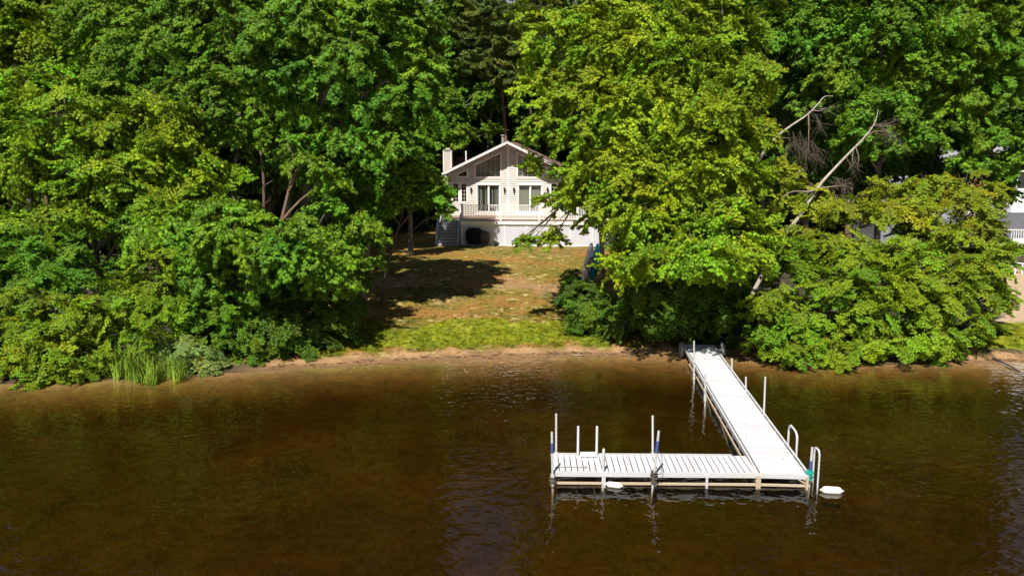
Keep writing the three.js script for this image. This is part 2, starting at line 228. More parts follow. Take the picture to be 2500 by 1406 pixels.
  for (const [pl, R] of [[bigL, rng(71)], [bigR, rng(72)]]) { const w = win(pl, [5, 4]), xs = pl.map((v) => v.x), x0 = Math.min(...xs), x1 = Math.max(...xs), y0 = Math.min(...pl.map((v) => v.y)), gs = []; for (let x = x0 + 0.05; x < x1; x += 0.1) { const xm = clamp(x, x0 + 0.02, x1 - 0.02); let t = y0; for (let i = 0; i < pl.length; i++) { const a = pl[i], b = pl[(i + 1) % pl.length]; if ((a.x - xm) * (b.x - xm) < 0) t = Math.max(t, a.y + (b.y - a.y) * (xm - a.x) / (b.x - a.x)); } gs.push(bx(0.092, t - y0, 0.004, xm, (t + y0) / 2, -0.2, 0, 0.25 + 0.5 * R(), 0)); } part('vertical_blind', gs, M.blindB, w); } win(smL, [2, 1]); win(smR, [2, 1]); win(nar1, [2, 5]); win(nar2, [2, 5]); win(narR, [2, 5]);
  function slider(poly, mode) {
    const d = part('sliding_door', ring(poly, 0.1, 0.06, 0.045), M.trim, h), [a, , c] = poly, x0 = a.x, x1 = c.x, y0 = a.y, y1 = c.y, xm = (x0 + x1) / 2, st = 0.075;
    for (const [l, r, z] of [[x0, xm + 0.03, -0.06], [xm - 0.03, x1, -0.02]]) {
      part('door_frame', [bx(st, y1 - y0, 0.035, l + st / 2 + 0.02, (y0 + y1) / 2, z), bx(st, y1 - y0, 0.035, r - st / 2 - 0.02, (y0 + y1) / 2, z), bx(r - l - 0.1, st, 0.037, (l + r) / 2, y1 - 0.06, z), bx(r - l - 0.1, 0.2, 0.037, (l + r) / 2, y0 + 0.1, z)], M.frame, d);
      part('pane', bx(r - l - 0.12, y1 - y0 - 0.1, 0.006, (l + r) / 2, (y0 + y1) / 2, z - 0.002), M.glass, d);
    }
    const gs = [], R = rng(mode + 40); // vertical blind behind the glass
    for (let x = x0 + 0.06; x < x1 - 0.04; x += mode ? 0.085 : 0.1) { const open = mode ? 0.25 : (R() < 0.42 ? 1.25 : 0.55 + 0.4 * R()); gs.push(bx(0.089, y1 - y0 - 0.16, 0.004, x, (y0 + y1) / 2, -0.16, 0, open, 0)); }
    part('vertical_blind', gs, mode ? M.blindB : M.blind, d);
    part('door_sill', bx(x1 - x0 + 0.25, 0.16, 0.12, xm, y0 - 0.03, 0.08), M.trim, d);
  }
  slider(drL, 0); slider(drR, 1);
  for (const px of [1150, 1232, 1255, 1337]) { const l = part('wall_lantern', [new THREE.CylinderGeometry(0.075, 0.05, 0.26, 6).translate(X(px), Y(464), 0.14), new THREE.ConeGeometry(0.11, 0.12, 6).translate(X(px), Y(464) + 0.19, 0.14), bx(0.07, 0.3, 0.03, X(px), Y(466), 0.05), bx(0.03, 0.03, 0.12, X(px), Y(458), 0.09), new THREE.ConeGeometry(0.04, 0.12, 6).rotateX(Math.PI).translate(X(px), Y(464) - 0.19, 0.14)], M.lantern, h); }
  // roof: two shingled slopes, soffit and rake boards
  const run = Math.hypot(tipX, ridge - tipY), ang = Math.atan(slope);
  for (const s of [-1, 1]) {
    const slab = (w, t, d, lift, z) => { const g = new THREE.BoxGeometry(w, t, d); g.translate(0, lift, 0); g.rotateZ(-s * ang); g.translate(s * tipX / 2, (ridge + tipY) / 2, z); return g; };
    const rf = part('roof_slope', slab(run, 0.07, len + 0.5 + OV, 0.0, OV - (len + 0.5 + OV) / 2 - 0.03), M.roof, h);
    const rows = []; for (let k = 0; k < 22; k++) { const u = (k + 0.5) / 22 - 0.5; const g = new THREE.BoxGeometry(run / 22 + 0.05, 0.018, len + 0.54 + OV); g.rotateZ(-0.06); g.translate(u * run, 0.052, 0); g.rotateZ(-s * ang); if (s < 0) { } g.translate(s * tipX / 2, (ridge + tipY) / 2, OV - (len + 0.5 + OV) / 2 - 0.03); rows.push(g); }
    part('shingle_courses', rows, M.roof, rf).userData.kind = 'stuff';
    part('soffit', slab(run - 0.05, 0.03, len + 0.3 + OV, -0.055, OV - (len + 0.3 + OV) / 2 - 0.05), M.soffit, h);
    part('rake_board', [slab(run + 0.03, 0.17, 0.035, -0.045, OV + 0.01)], M.fascia, h);
    part('eave_board', bx(0.035, 0.18, len + 0.5 + OV, s * (tipX + 0.01), tipY - 0.05, OV - (len + 0.5 + OV) / 2 - 0.05), M.fascia, h);
  }
  part('ridge_cap', bx(0.22, 0.05, len + OV, 0, ridge + 0.075, OV - (len + OV) / 2 - 0.1), M.roof, h);
  part('flue_pipe', [new THREE.CylinderGeometry(0.13, 0.13, 0.75, 14).translate(X(1225), ridge + 0.12, -1.2), new THREE.CylinderGeometry(0.19, 0.19, 0.09, 14).translate(X(1225), ridge + 0.5, -1.2)], M.flue, h);
  part('vent_pipe', new THREE.CylinderGeometry(0.055, 0.055, 1.1, 10).translate(X(1129), roofAt(X(1129)) + 0.6, -2.2), M.white, h);
  // chimney chase of the same siding against the left wall
  const chx = -half - 0.38, chTop = Y(371) + 0.1, chz = -2.4;
  const ch = part('chimney', [bx(0.62, chTop, 0.9, chx, chTop / 2, chz)], M.siding, h);
  const cb = []; for (let y = 0.3; y < chTop - 0.1; y += 0.137) cb.push(bx(0.6, 0.12, 0.02, chx, y, chz + 0.452, 0.15, 0, 0)); for (const b of cb) part('siding_board', b, M.siding, ch);
  part('corner_trim', [bx(0.09, chTop, 0.03, chx - 0.29, chTop / 2, chz + 0.47), bx(0.09, chTop, 0.03, chx + 0.29, chTop / 2, chz + 0.47), bx(0.03, chTop, 0.09, chx - 0.325, chTop / 2, chz + 0.43)], M.trim, ch);
  part('chimney_cap', [bx(0.74, 0.05, 1.02, chx, chTop + 0.03, chz), bx(0.3, 0.16, 0.3, chx, chTop + 0.13, chz)], M.flue, ch);
  part('rear_roof', bx(1.5, 0.08, 3, X(1108), Y(404), -5.5, 0.35, 0, 0), std([0.3, 0.13, 0.09], 0.9), h);
  // porch
  const px0 = XD(1135), px1 = XD(1513), sx0 = XD(1074), sx1 = XD(1129);
  const boards = 26; for (let i = 0; i < boards; i++) { const z = 0.1 + (ZD - 0.1) * (i + 0.5) / boards, w = (ZD - 0.1) / boards - 0.008, l = z > ZD - 2.35 ? px0 : sx0 - 0.1; part('deck_board', bx(px1 - l, 0.035, w, (px1 + l) / 2, floor - 0.02, z), M.deckBoard, h); }
  part('rim_board', [bx(px1 - px0 + 0.06, 0.22, 0.04, (px1 + px0) / 2, floor - 0.155, ZD + 0.03), bx(0.04, 0.22, 2.35, px0 - 0.01, floor - 0.155, ZD - 1.15), bx(0.04, 0.22, ZD, px1 + 0.01, floor - 0.155, ZD / 2)], M.trim, h);
  const lat = part('lattice_skirt', [bx(px1 - px0, 0.09, 0.03, (px0 + px1) / 2, floor - 0.32, ZD - 0.03), bx(px1 - px0, 0.09, 0.03, (px0 + px1) / 2, 0.03, ZD - 0.03), ...[0, 1, 2, 3, 4, 5, 6, 7].map((i) => bx(0.09, floor - 0.4, 0.04, lerp(px0 + 0.05, px1 - 0.05, i / 7), (floor - 0.3) / 2, ZD - 0.028))], M.lattice, h);
  { const gs = [], y0 = 0.05, y1 = floor - 0.3, H = y1 - y0, W = px1 - px0; for (const s of [1, -1]) for (let u = -H; u < W; u += 0.15) { let a = Math.max(0, u), b = Math.min(W, u + H); if (b - a < 0.03) continue; const ya = s > 0 ? y0 + (a - u) : y1 - (a - u), yb = s > 0 ? y0 + (b - u) : y1 - (b - u); gs.push(beam(V(px0 + a, ya, ZD - 0.04 - (s > 0 ? 0 : 0.012)), V(px0 + b, yb, ZD - 0.04 - (s > 0 ? 0 : 0.012)), 0.008, 0.058)); } part('lattice_slats', gs, M.lattice, lat).userData.kind = 'stuff'; }
  part('skirt_backing', bx(px1 - px0 - 0.1, floor - 0.3, 0.03, (px0 + px1) / 2, (floor - 0.3) / 2, ZD - 0.4), std([0.2, 0.17, 0.17], 0.9), h);
  // railing
  const rl = part('porch_railing', [bx(px1 - px0, 0.055, 0.1, (px0 + px1) / 2, floor + 1.07, ZD - 0.08), bx(px1 - px0, 0.06, 0.045, (px0 + px1) / 2, floor + 0.13, ZD - 0.08)], M.trim, h);
  for (let x = px0 + 0.11; x < px1 - 0.05; x += 0.115) part('baluster', bx(0.044, 0.9, 0.04, x, floor + 0.595, ZD - 0.08), M.trim, rl);
  for (const px of [1138, 1234, 1328, 1420, 1510]) part('railing_post', [bx(0.11, 1.12, 0.11, XD(px), floor + 0.56, ZD - 0.08), bx(0.15, 0.04, 0.15, XD(px), floor + 1.14, ZD - 0.08)], px === 1138 ? M.stair : M.trim, rl);
  // stairs
  const st = part('staircase', [beam(V(sx0, 0, ZD + 0.1), V(sx0, floor - 0.05, ZD - 2.3), 0.05, 0.26), beam(V(sx1, 0, ZD + 0.1), V(sx1, floor - 0.05, ZD - 2.3), 0.05, 0.26)], M.stair, h);
  for (let i = 0; i < 9; i++) { const y = floor * (i + 0.7) / 9.2, z = ZD + 0.12 - 2.4 * i / 9, w = sx1 - sx0 + (i ? -0.06 : 0.22); part('tread', bx(w, 0.045, 0.29, (sx0 + sx1) / 2, y, z), i % 2 ? M.stairB : M.stair, st); part('riser', bx(w - 0.05, 0.1, 0.02, (sx0 + sx1) / 2, y - 0.075, z + 0.12), M.stair, st); part('toe_gap', bx(w - 0.06, 0.06, 0.02, (sx0 + sx1) / 2, y - 0.15, z + 0.1), M.dark, st); }
  for (const x of [sx0 + 0.02, sx1]) { part('stair_handrail', beam(V(x, 1.0, ZD + 0.06), V(x, floor + 1.02, ZD - 2.3), 0.12, 0.06), M.blueGrey, st); part('stair_post', bx(0.1, 1.02, 0.1, x, 0.5, ZD + 0.06), M.blueGrey, st); part('stair_post', bx(0.1, 1.1, 0.1, x, floor + 0.52, ZD - 2.3), M.blueGrey, st); part('stair_rail', beam(V(x, 0.55, ZD + 0.06), V(x, floor + 0.55, ZD - 2.3), 0.04, 0.05), M.blueGrey, st); }
}
// ------------------------------------------------------------------ the neighbour's house on the right
{
  const D = 57, p = at(2330, 500, D), G = 1.25; p.y = G;
  const k = (D * Math.cos(PITCH) + 0.6) / FPX, X = (px) => (px - 2330) * k, Y = (py) => at(2330, py, D).y - G;
  const h = thing('neighbour_house', 'grey roofed white house with brick chimney half hidden by trees at the right', 'house', p, -0.05);
  const x0 = X(2150), x1 = X(2640), eave = Y(452);
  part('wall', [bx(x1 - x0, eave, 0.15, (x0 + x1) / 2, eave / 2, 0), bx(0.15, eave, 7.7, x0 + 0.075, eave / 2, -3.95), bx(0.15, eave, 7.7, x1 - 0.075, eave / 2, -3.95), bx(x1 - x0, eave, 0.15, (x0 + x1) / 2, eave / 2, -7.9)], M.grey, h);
  const ridgeY = at(2330, 352, D + 4).y - G, rs = Math.hypot(ridgeY - eave, 4.5), ra = Math.atan2(ridgeY - eave, 4.5);
  part('roof_slope', new THREE.BoxGeometry(x1 - x0 + 0.8, 0.12, rs).rotateX(ra).translate((x0 + x1) / 2, (ridgeY + eave) / 2 + 0.05, -1.7), M.roofGrey, h);
  part('roof_slope', new THREE.BoxGeometry(x1 - x0 + 0.8, 0.12, rs).rotateX(-ra).translate((x0 + x1) / 2, (ridgeY + eave) / 2 + 0.05, -6.2), M.roofGrey, h);
  part('eave_board', bx(x1 - x0 + 0.8, 0.2, 0.05, (x0 + x1) / 2, eave - 0.02, 0.6), M.white, h);
  // white gabled wing at the right with windows
  const wx0 = X(2438), wx1 = X(2640), wt = Y(392), wb = Y(505);
  part('white_wing', [bx(wx1 - wx0, wt - wb + 0.3, 1.2, (wx0 + wx1) / 2, (wt + wb) / 2 - 0.1, 0.95), bx(wx1 - wx0 + 0.6, 0.12, 1.7, (wx0 + wx1) / 2, wt + 0.08, 1.0)], M.white, h);
  const ww = part('window', [bx(1.1, 1.3, 0.06, X(2462), Y(437), 1.57)], M.white, h); part('pane', bx(0.9, 1.1, 0.03, X(2462), Y(437), 1.59), M.dark, ww);
  // brick chimney
  const cx = X(2370), c = part('brick_chimney', bx(1.28, 5.9, 0.9, cx, 2.95 + (Y(366) - 5.9), 0.6), M.mortar, h);
  const R = rng(9), stuff = [[], [], []]; for (let row = 0; row < 36; row++) for (let i = 0; i < 6; i++) { const y = Y(366) - 0.07 - row * 0.082; stuff[Math.floor(R() * 3)].push(bx(0.2, 0.068, 0.03, cx - 0.53 + i * 0.212 + (row % 2 ? 0.05 : -0.05), y, 1.055 + R() * 0.008)); }
  stuff.forEach((s, i) => { part('bricks', s, M.brick[i], c).userData.kind = 'stuff'; });
  part('chimney_cap', bx(1.5, 0.1, 1.1, cx, Y(366) + 0.04, 0.6), M.mortar, h);
  // deck with white railing
  const dy = Y(583) + 0.0, dz = 4.2, dx0 = X(2225), dx1 = X(2640);
  part('deck', [bx(dx1 - dx0, 0.2, 4, (dx0 + dx1) / 2, dy, dz - 2), bx(dx1 - dx0, 0.22, 0.05, (dx0 + dx1) / 2, dy - 0.02, dz + 0.03)], M.white, h);
  const rl = part('deck_railing', [bx(dx1 - dx0, 0.07, 0.1, (dx0 + dx1) / 2, dy + 1.05, dz), bx(dx1 - dx0, 0.05, 0.06, (dx0 + dx1) / 2, dy + 0.2, dz)], M.white, h);
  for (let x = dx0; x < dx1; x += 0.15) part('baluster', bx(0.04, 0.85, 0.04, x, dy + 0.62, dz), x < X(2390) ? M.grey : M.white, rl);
  for (let i = 0; i < 7; i++) part('railing_post', bx(0.11, 1.15, 0.11, lerp(dx0, dx1, i / 6), dy + 0.57, dz), M.white, rl);
}
// ------------------------------------------------------------------ foliage
const leafGloss = (rough, o = {}) => new THREE.MeshPhysicalMaterial({ color: 0xffffff, vertexColors: true, roughness: rough, side: THREE.DoubleSide, ...o });
const thinLeaf = { transmission: 0.16, thickness: 0, specularIntensity: 0.35 };
const LEAF = { maple: leafGloss(0.6, thinLeaf), red: leafGloss(0.6, thinLeaf), ovate: leafGloss(0.55, thinLeaf), pine: leafGloss(0.8), grass: leafGloss(0.95, { specularIntensity: 0.15 }) };
const OUT = {
  maple: [[0, 0], [0.13, -0.36], [0.3, -0.2], [0.6, -0.5], [0.6, -0.17], [1, 0], [0.6, 0.17], [0.6, 0.5], [0.3, 0.2], [0.13, 0.36]],
  ovate: [[0, 0], [0.28, -0.3], [0.7, -0.26], [1, 0], [0.7, 0.26], [0.28, 0.3]],
};
class Leaves {
  constructor() { this.p = []; this.c = []; this.n = []; }
  tri(a, b, c, col, n) { if (b.clone().sub(a).cross(c.clone().sub(a)).dot(n) < 0) [b, c] = [c, b]; for (const v of [a, b, c]) { this.p.push(v.x, v.y, v.z); this.c.push(col[0], col[1], col[2]); this.n.push(n.x, n.y, n.z); } }
  leaf(base, dir, up, size, kind, col, fold) {
    const d = dir.clone().normalize(), s = up.clone().cross(d).normalize(), n = d.clone().cross(s).normalize();
    const o = OUT[kind], pt = (u, v) => base.clone().addScaledVector(d, u * size).addScaledVector(s, v * size).addScaledVector(n, (-Math.abs(v) * fold - u * u * fold * 0.5) * size), ctr = pt(kind === 'maple' ? 0.36 : 0.45, 0), P = o.map(([u, v]) => pt(u, v));
    for (let i = 0; i < o.length; i++) { const a = P[i], b = P[(i + 1) % o.length], f = b.clone().sub(a).cross(ctr.clone().sub(a)).normalize(); if (f.dot(n) < 0) f.negate(); this.tri(a, b, ctr, col, f); }
  }
  stem(a, b, r, col) { const d = b.clone().sub(a).normalize(), x = V(0.3, 1, 0.2).cross(d).normalize(), y = d.clone().cross(x); const k = [0, 1, 2].map((i) => x.clone().multiplyScalar(Math.cos(i * 2.1) * r).addScaledVector(y, Math.sin(i * 2.1) * r)); for (let i = 0; i < 3; i++) { const u = k[i], w = k[(i + 1) % 3], n = u.clone().add(w).normalize(); this.tri(a.clone().add(u), a.clone().add(w), b.clone().addScaledVector(w, 0.5), col, n); this.tri(a.clone().add(u), b.clone().addScaledVector(w, 0.5), b.clone().addScaledVector(u, 0.5), col, n); } }
  build() { const g = new THREE.BufferGeometry(); g.setAttribute('position', new THREE.Float32BufferAttribute(this.p, 3)); g.setAttribute('normal', new THREE.Float32BufferAttribute(this.n, 3)); g.setAttribute('color', new THREE.Float32BufferAttribute(this.c, 3)); return g; }
}
const BARKC = [0.9, 0.55, 0.5];
// one leafy bough reaching out along +x, about 1.5 m long; colours are relative to the crown's own green
function bough(kind, seed) {
  const r = rng(seed), L = new Leaves(), sp = { maple: { leaf: 0.19, ros: 8, step: 0.245, side: 0.62, droop: 0.75 }, red: { leaf: 0.128, ros: 8, step: 0.18, side: 0.6, droop: 0.7 }, ovate: { leaf: 0.105, ros: 8, step: 0.145, side: 0.5, droop: 0.5 } }[kind];
  const shape = kind === 'ovate' ? 'ovate' : 'maple', len = 1.5;
  const rosette = (p, out) => {
    const n = sp.ros + Math.floor(r() * 3), a0 = r() * 6.28;
    for (let i = 0; i < n; i++) {
      const a = a0 + i / n * 6.28 + (r() - 0.5) * 0.7, dr = sp.droop * (0.35 + r() * 1.1), o = out.clone().setY(0).normalize(), q = V(-o.z, 0, o.x);
      const d = o.multiplyScalar(Math.cos(a) + 0.35).addScaledVector(q, Math.sin(a)).normalize().multiplyScalar(Math.cos(dr)).add(V(0, -Math.sin(dr), 0));
      const up = V((r() - 0.5) * 0.9, 1, (r() - 0.5) * 0.9), s = sp.leaf * (0.65 + r() * 0.6), b = p.clone().addScaledVector(d, s * 0.35).add(V(0, (r() - 0.5) * 0.05, 0));
      const t = r(), k = 0.58 + 0.72 * r(); L.leaf(b, d, up, s, shape, t < 0.07 ? [1.25 * k, 0.95 * k, 0.9 * k] : t < 0.25 ? [1.15 * k, 1.08 * k, 0.9 * k] : [k * 0.95, k, k * (0.9 + 0.4 * r())], 0.25 + r() * 0.3);
    }
  };
  const bend = (x) => 0.14 * Math.sin(x * 1.4) - 0.14 * x * x;
  const ax = (x) => V(x, bend(x), 0.06 * Math.sin(x * 4 + seed));
  for (let x = 0.1; x < len; x += 0.25) L.stem(ax(x - 0.1), ax(x + 0.18), 0.012 * (1.3 - x / len), BARKC);
  for (let x = 0.35; x < len; x += sp.step * 1.15) {
    for (const sgn of [-1, 1]) {
      if (r() < 0.14) continue;
      const sl = sp.side * (0.5 + 0.75 * r()) * (1.15 - 0.65 * Math.abs(x / len - 0.45)), th = 0.75 + 0.35 * r(), b = ax(x), d = V(Math.cos(th), 0.42 - 0.75 * r(), sgn * Math.sin(th));
      const e = b.clone().addScaledVector(d, sl).add(V(0, -0.12 * sl, 0)); L.stem(b, e, 0.006, BARKC);
      for (let u = 0.4; u <= 1.01; u += sp.step / sl * 0.95) rosette(b.clone().lerp(e, Math.min(1, u + 0.1 * (r() - 0.5))), d);
    }
    rosette(ax(x), V(1, 0, 0));
  }
  rosette(ax(len), V(1, 0, 0)); rosette(ax(len - 0.1).add(V(0, 0.05, 0)), V(1, 0, 0.4));
  return L.build();
}
function pineBough(seed) {
  const r = rng(seed), L = new Leaves(), len = 1.7, tuft = (p, out) => { for (let i = 0; i < 20; i++) { const d = out.clone().multiplyScalar(0.8).add(V(r() - 0.5, r() * 0.9 - 0.25, r() - 0.5).multiplyScalar(1.6)).normalize(), s = 0.13 + 0.08 * r(), w = V(r() - 0.5, r() - 0.5, r() - 0.5).cross(d).normalize().multiplyScalar(0.032), k = 0.7 + 0.6 * r(); L.tri(p.clone().add(w), p.clone().sub(w), p.clone().addScaledVector(d, s), r() < 0.12 ? [1.5 * k, 0.9 * k, 0.8 * k] : [k, k, k], w.clone().cross(d).normalize()); } };
  for (let x = 0.1; x < len; x += 0.25) L.stem(V(x - 0.1, -0.05 * x * x, 0), V(x + 0.18, -0.05 * x * x, 0), 0.012, [1.2, 0.8, 0.9]);
  for (let x = 0.3; x <= len; x += 0.13) { for (const s of [-1, 1]) { const sl = (0.35 + 0.45 * r()) * (1.2 - 0.5 * x / len), d = V(0.8, 0.1, s * 0.9).normalize(), b = V(x, -0.05 * x * x, 0); for (let u = 0.25; u <= 1; u += 0.2) tuft(b.clone().addScaledVector(d, sl * u).add(V(0, (r() - 0.4) * 0.08, 0)), d); } tuft(V(x, -0.05 * x * x + 0.03, 0), V(1, 0.1, 0)); }
  return L.build();
}
const BOUGHS = { maple: [1, 2, 3, 4].map((s) => bough('maple', s * 17)), red: [1, 2, 3, 4].map((s) => bough('red', s * 31)), ovate: [1, 2, 3, 4].map((s) => bough('ovate', s * 53)), pine: [1, 2, 3].map((s) => pineBough(s * 71)) };

const barkTex = (c, seed, birch) => { const a = tileNoise(seed, 32), b = tileNoise(seed + 1, 64); return texture(128, 256, (i, j) => { const v = a(i / 4, j / 16) * 0.6 + b(i / 2, j / 4) * 0.4; if (birch) { const m = b(i / 16, j / 3) * 0.6 + a(i / 8, j / 2) * 0.4; return c.map((x) => x * (0.85 + 0.25 * v) * (m > 0.63 ? 0.3 : 1)); } return c.map((x) => x * (0.35 + 1.1 * v)); }, true); };
const barkMat = (c, seed, birch) => { const t = barkTex(c, seed, birch); return std([1, 1, 1], 0.9, { map: t, bumpMap: t, bumpScale: birch ? 0.004 : 0.03 }); };
const BARK = { grey: barkMat([0.2, 0.165, 0.135], 101), brown: barkMat([0.16, 0.1, 0.07], 103), dark: barkMat([0.085, 0.065, 0.05], 105), birch: barkMat([0.4, 0.35, 0.3], 107, true), red: barkMat([0.24, 0.12, 0.085], 109), dead: barkMat([0.26, 0.2, 0.15], 111) };

const _m = new THREE.Matrix4();
// boughs over a set of lobes: each lobe is {c: centre, r: radii, n: how many, lo: lowest direction}
function crownOf(lobes, geo, mat, col, R, o = {}) {
  const mats = [], cols = [], tips = [];
  lobes.forEach((l, li) => {
    const n = l.n, hue = (R() - 0.42) * (o.hue ?? 0.26), val = 0.86 + 0.28 * R(); for (let i = 0; i < n; i++) {
      let y = 1 - 2 * (i + 0.5) / n, a = i * 2.39996 + R() * 1.1 + li; y = clamp(y + (R() - 0.5) * 0.25, -1, 1); if (y < (l.lo ?? -0.62)) continue;
      const h = Math.sqrt(1 - y * y), d = V(Math.cos(a) * h, y, Math.sin(a) * h), s = (l.s ?? 1) * (0.72 + 0.55 * R()), k = (R() < 0.28 ? 0.25 + 0.4 * R() : 0.66 + 0.34 * R());
      const lump = 1 + 0.34 * noise3.noise(d.x * 2.1 + li * 3, d.y * 2.1, d.z * 2.1 + li) + 0.16 * noise3.noise(d.x * 5 + li, d.y * 5, d.z * 5);
      if (noise3.noise(d.x * 2.7 + li * 5.1, d.y * 3.6 + 9, d.z * 2.7) < -0.16 + (o.gap ?? 0) && k > 0.6) continue;
      const tip = l.c.clone().add(V(d.x * l.r.x, d.y * l.r.y, d.z * l.r.z).multiplyScalar(k * lump));
      const az = h > 0.35 ? Math.atan2(d.z, d.x) + (R() - 0.5) * 1.0 : R() * 6.28, pitch = (o.pitch ?? -0.5) + 0.6 * y + (R() - 0.5) * 0.9, roll = (R() - 0.5) * 1.3;
      const X = V(Math.cos(az) * Math.cos(pitch), Math.sin(pitch), Math.sin(az) * Math.cos(pitch)), base = tip.clone().addScaledVector(X, -1.25 * s); if (base.y < (o.floor ?? -99)) base.y = o.floor;
      let Z = X.clone().cross(V(0, 1, 0)).normalize(), Y = Z.clone().cross(X); Y.applyAxisAngle(X, roll); Z = X.clone().cross(Y);
      if (R() < 0.5) Z.negate(), Z.multiplyScalar(1);
      const m = new THREE.Matrix4().makeBasis(X.clone().multiplyScalar(s), Y.multiplyScalar(s), Z.multiplyScalar(s)).setPosition(base); mats.push(m); tips.push([base, li]);
      const v = (0.78 + 0.46 * R()) * val, w = (R() - 0.5) * 0.4 + hue; cols.push(rgb(col[0] * v * (1 + w), col[1] * v, col[2] * v * (1 - w)));
    }
  });
  const im = new THREE.InstancedMesh(geo, mat, mats.length); mats.forEach((m, i) => { im.setMatrixAt(i, m); im.setColorAt(i, cols[i]); }); im.castShadow = im.receiveShadow = true;
  return { im, tips };
}
const zpx = (p) => (-p.z * Math.cos(PITCH) + (EYE.y - p.y) * Math.sin(PITCH)) / FPX;
let plantSeed = 1000;
// a tree or shrub: foot at a pixel and distance, lobes measured as [px, py, distance, half width px, half height px, density]
function plant(name, label, category, kind, foot, lobesPx, col, o = {}) {
  const R = rng(plantSeed += 77), fp = at(foot[0], 500, foot[1]); fp.y = ground(fp.x, fp.z);
  const g = thing(name, label, category, fp.clone(), 0, o.group);
  const lobes = lobesPx.map(([px, py, D, rx, ry, dens = 1, s]) => { const c = at(px, py, D), k = zpx(c), r = V(rx * k * 1.1, ry * k * 1.12, rx * k * (o.deep ?? 0.8)); const bs = s ?? o.s ?? 0.85; const area = 4 * Math.PI * Math.pow((Math.pow(r.x * r.y, 1.6) + Math.pow(r.x * r.z, 1.6) + Math.pow(r.y * r.z, 1.6)) / 3, 1 / 1.6); return { c: c.sub(fp), r, n: Math.max(6, Math.round(area * dens * (o.dens ?? 1) * 1.5 / (bs * bs))), s: bs, lo: o.lo }; });
  const gi = BOUGHS[kind], { im, tips } = crownOf(lobes, gi[plantSeed % gi.length], LEAF[kind], col, R, { pitch: o.pitch, floor: 0.05, gap: o.gap });
  // trunk, limbs to every lobe, and branchlets to every bough
  const limbs = [], th = o.thick ?? 0.16, cen = lobes.reduce((s, l) => s.add(l.c), V(0, 0, 0)).multiplyScalar(1 / lobes.length), topL = lobes.reduce((a, l) => (l.c.y > a.c.y ? l : a));
  const top = topL.c.clone().lerp(V(cen.x, topL.c.y, cen.z), 0.5), H = Math.max(0.5, top.y), lean = o.lean ?? V(0, 0, 0);
  const spine = (t) => V(top.x * Math.pow(t, 1.6), -0.25 + (H + 0.25) * t, top.z * Math.pow(t, 1.6)).add(lean.clone().multiplyScalar(Math.sin(Math.PI * Math.min(1, t)) )).add(V(0.16 * Math.sin(t * 7 + plantSeed) * t, 0, 0.16 * Math.cos(t * 6 + plantSeed) * t).multiplyScalar(th * 4));
  const stems = o.stems ?? 1;
  if (stems === 1) { const pts = [], rad = []; for (let i = 0; i <= 9; i++) { pts.push(spine(i / 9)); rad.push(th * (i === 0 ? 1.35 : 1.02 - 0.82 * i / 9)); } limbs.push(pathTube(pts, rad, 9, 2)); }
  lobes.forEach((l, li) => {
    const f = stems === 1 ? spine(clamp((l.c.y - 0.4 * Math.hypot(l.c.x, l.c.z) - 0.5) / H, o.att ?? 0.14, 0.95)) : V((R() - 0.5) * 0.7, -0.1, (R() - 0.5) * 0.5), d = l.c.clone().sub(f), pts = [], rad = [], r0 = stems === 1 ? th * 0.5 : th;
    for (let i = 0; i <= 5; i++) { const t = i / 5; pts.push(f.clone().addScaledVector(d, t).add(V((R() - 0.5) * 0.25 * t, Math.sin(Math.PI * t) * d.length() * 0.06 + (R() - 0.5) * 0.15, (R() - 0.5) * 0.25 * t))); rad.push(Math.max(0.012, r0 * (1 - 0.72 * t))); }
    limbs.push(pathTube(pts, rad, 6)); l.hub = pts;
  });
  for (const [b, li] of tips) { if (R() < 0.45 && o.sparse !== false) continue; const hub = lobes[li].hub[3 + Math.floor(R() * 3)]; const mid = hub.clone().lerp(b, 0.5).add(V(0, -0.12, 0)); limbs.push(pathTube([hub, mid, b], [0.03 * (o.twig ?? 1), 0.02 * (o.twig ?? 1), 0.008], 3)); }
  part('trunk', limbs, BARK[o.bark ?? 'grey'], g);
  im.name = 'crown'; g.add(im); im.userData.kind = 'stuff';
  return g;
}
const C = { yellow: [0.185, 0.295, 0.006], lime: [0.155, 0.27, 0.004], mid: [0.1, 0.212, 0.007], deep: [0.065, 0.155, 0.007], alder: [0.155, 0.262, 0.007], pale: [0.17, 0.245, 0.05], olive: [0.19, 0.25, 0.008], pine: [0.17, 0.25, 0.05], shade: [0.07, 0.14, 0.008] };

// left bank, from the water inwards
const S = (label, foot, lobes, col, o = {}) => plant('shrub', label, 'shrub', o.kind ?? 'ovate', foot, lobes, col, { stems: 3, thick: 0.035, s: 0.62, deep: 0.85, lo: -0.8, twig: 0.5, ...o });
S('bright alder shrub bulging over the water at the far left end of the bank', [130, 29.2], [[130, 850, 28.7, 125, 95], [60, 770, 29.6, 110, 90], [215, 800, 29.4, 70, 90], [130, 905, 28.2, 110, 42], [245, 905, 28.6, 60, 36], [30, 890, 28.4, 70, 45]], C.alder);
S('leafy alder shrub left of the tall reeds, set back from the water', [330, 30.4], [[330, 770, 30, 120, 105], [390, 700, 30.8, 110, 90]], C.alder);
S('low pale leaved shrub right of the tall reeds on the left bank', [500, 29.6], [[490, 885, 29.3, 75, 55], [430, 850, 29.8, 60, 40]], C.pale);
S('dense shrub behind the alders under the left maples', [90, 31.8], [[90, 650, 31.4, 150, 100], [-30, 720, 31, 90, 120]], C.mid);
S('tall green shrub in the middle of the left bank under oak-like leaves', [540, 31.4], [[520, 760, 31, 110, 105], [600, 840, 30.8, 90, 70]], C.mid);
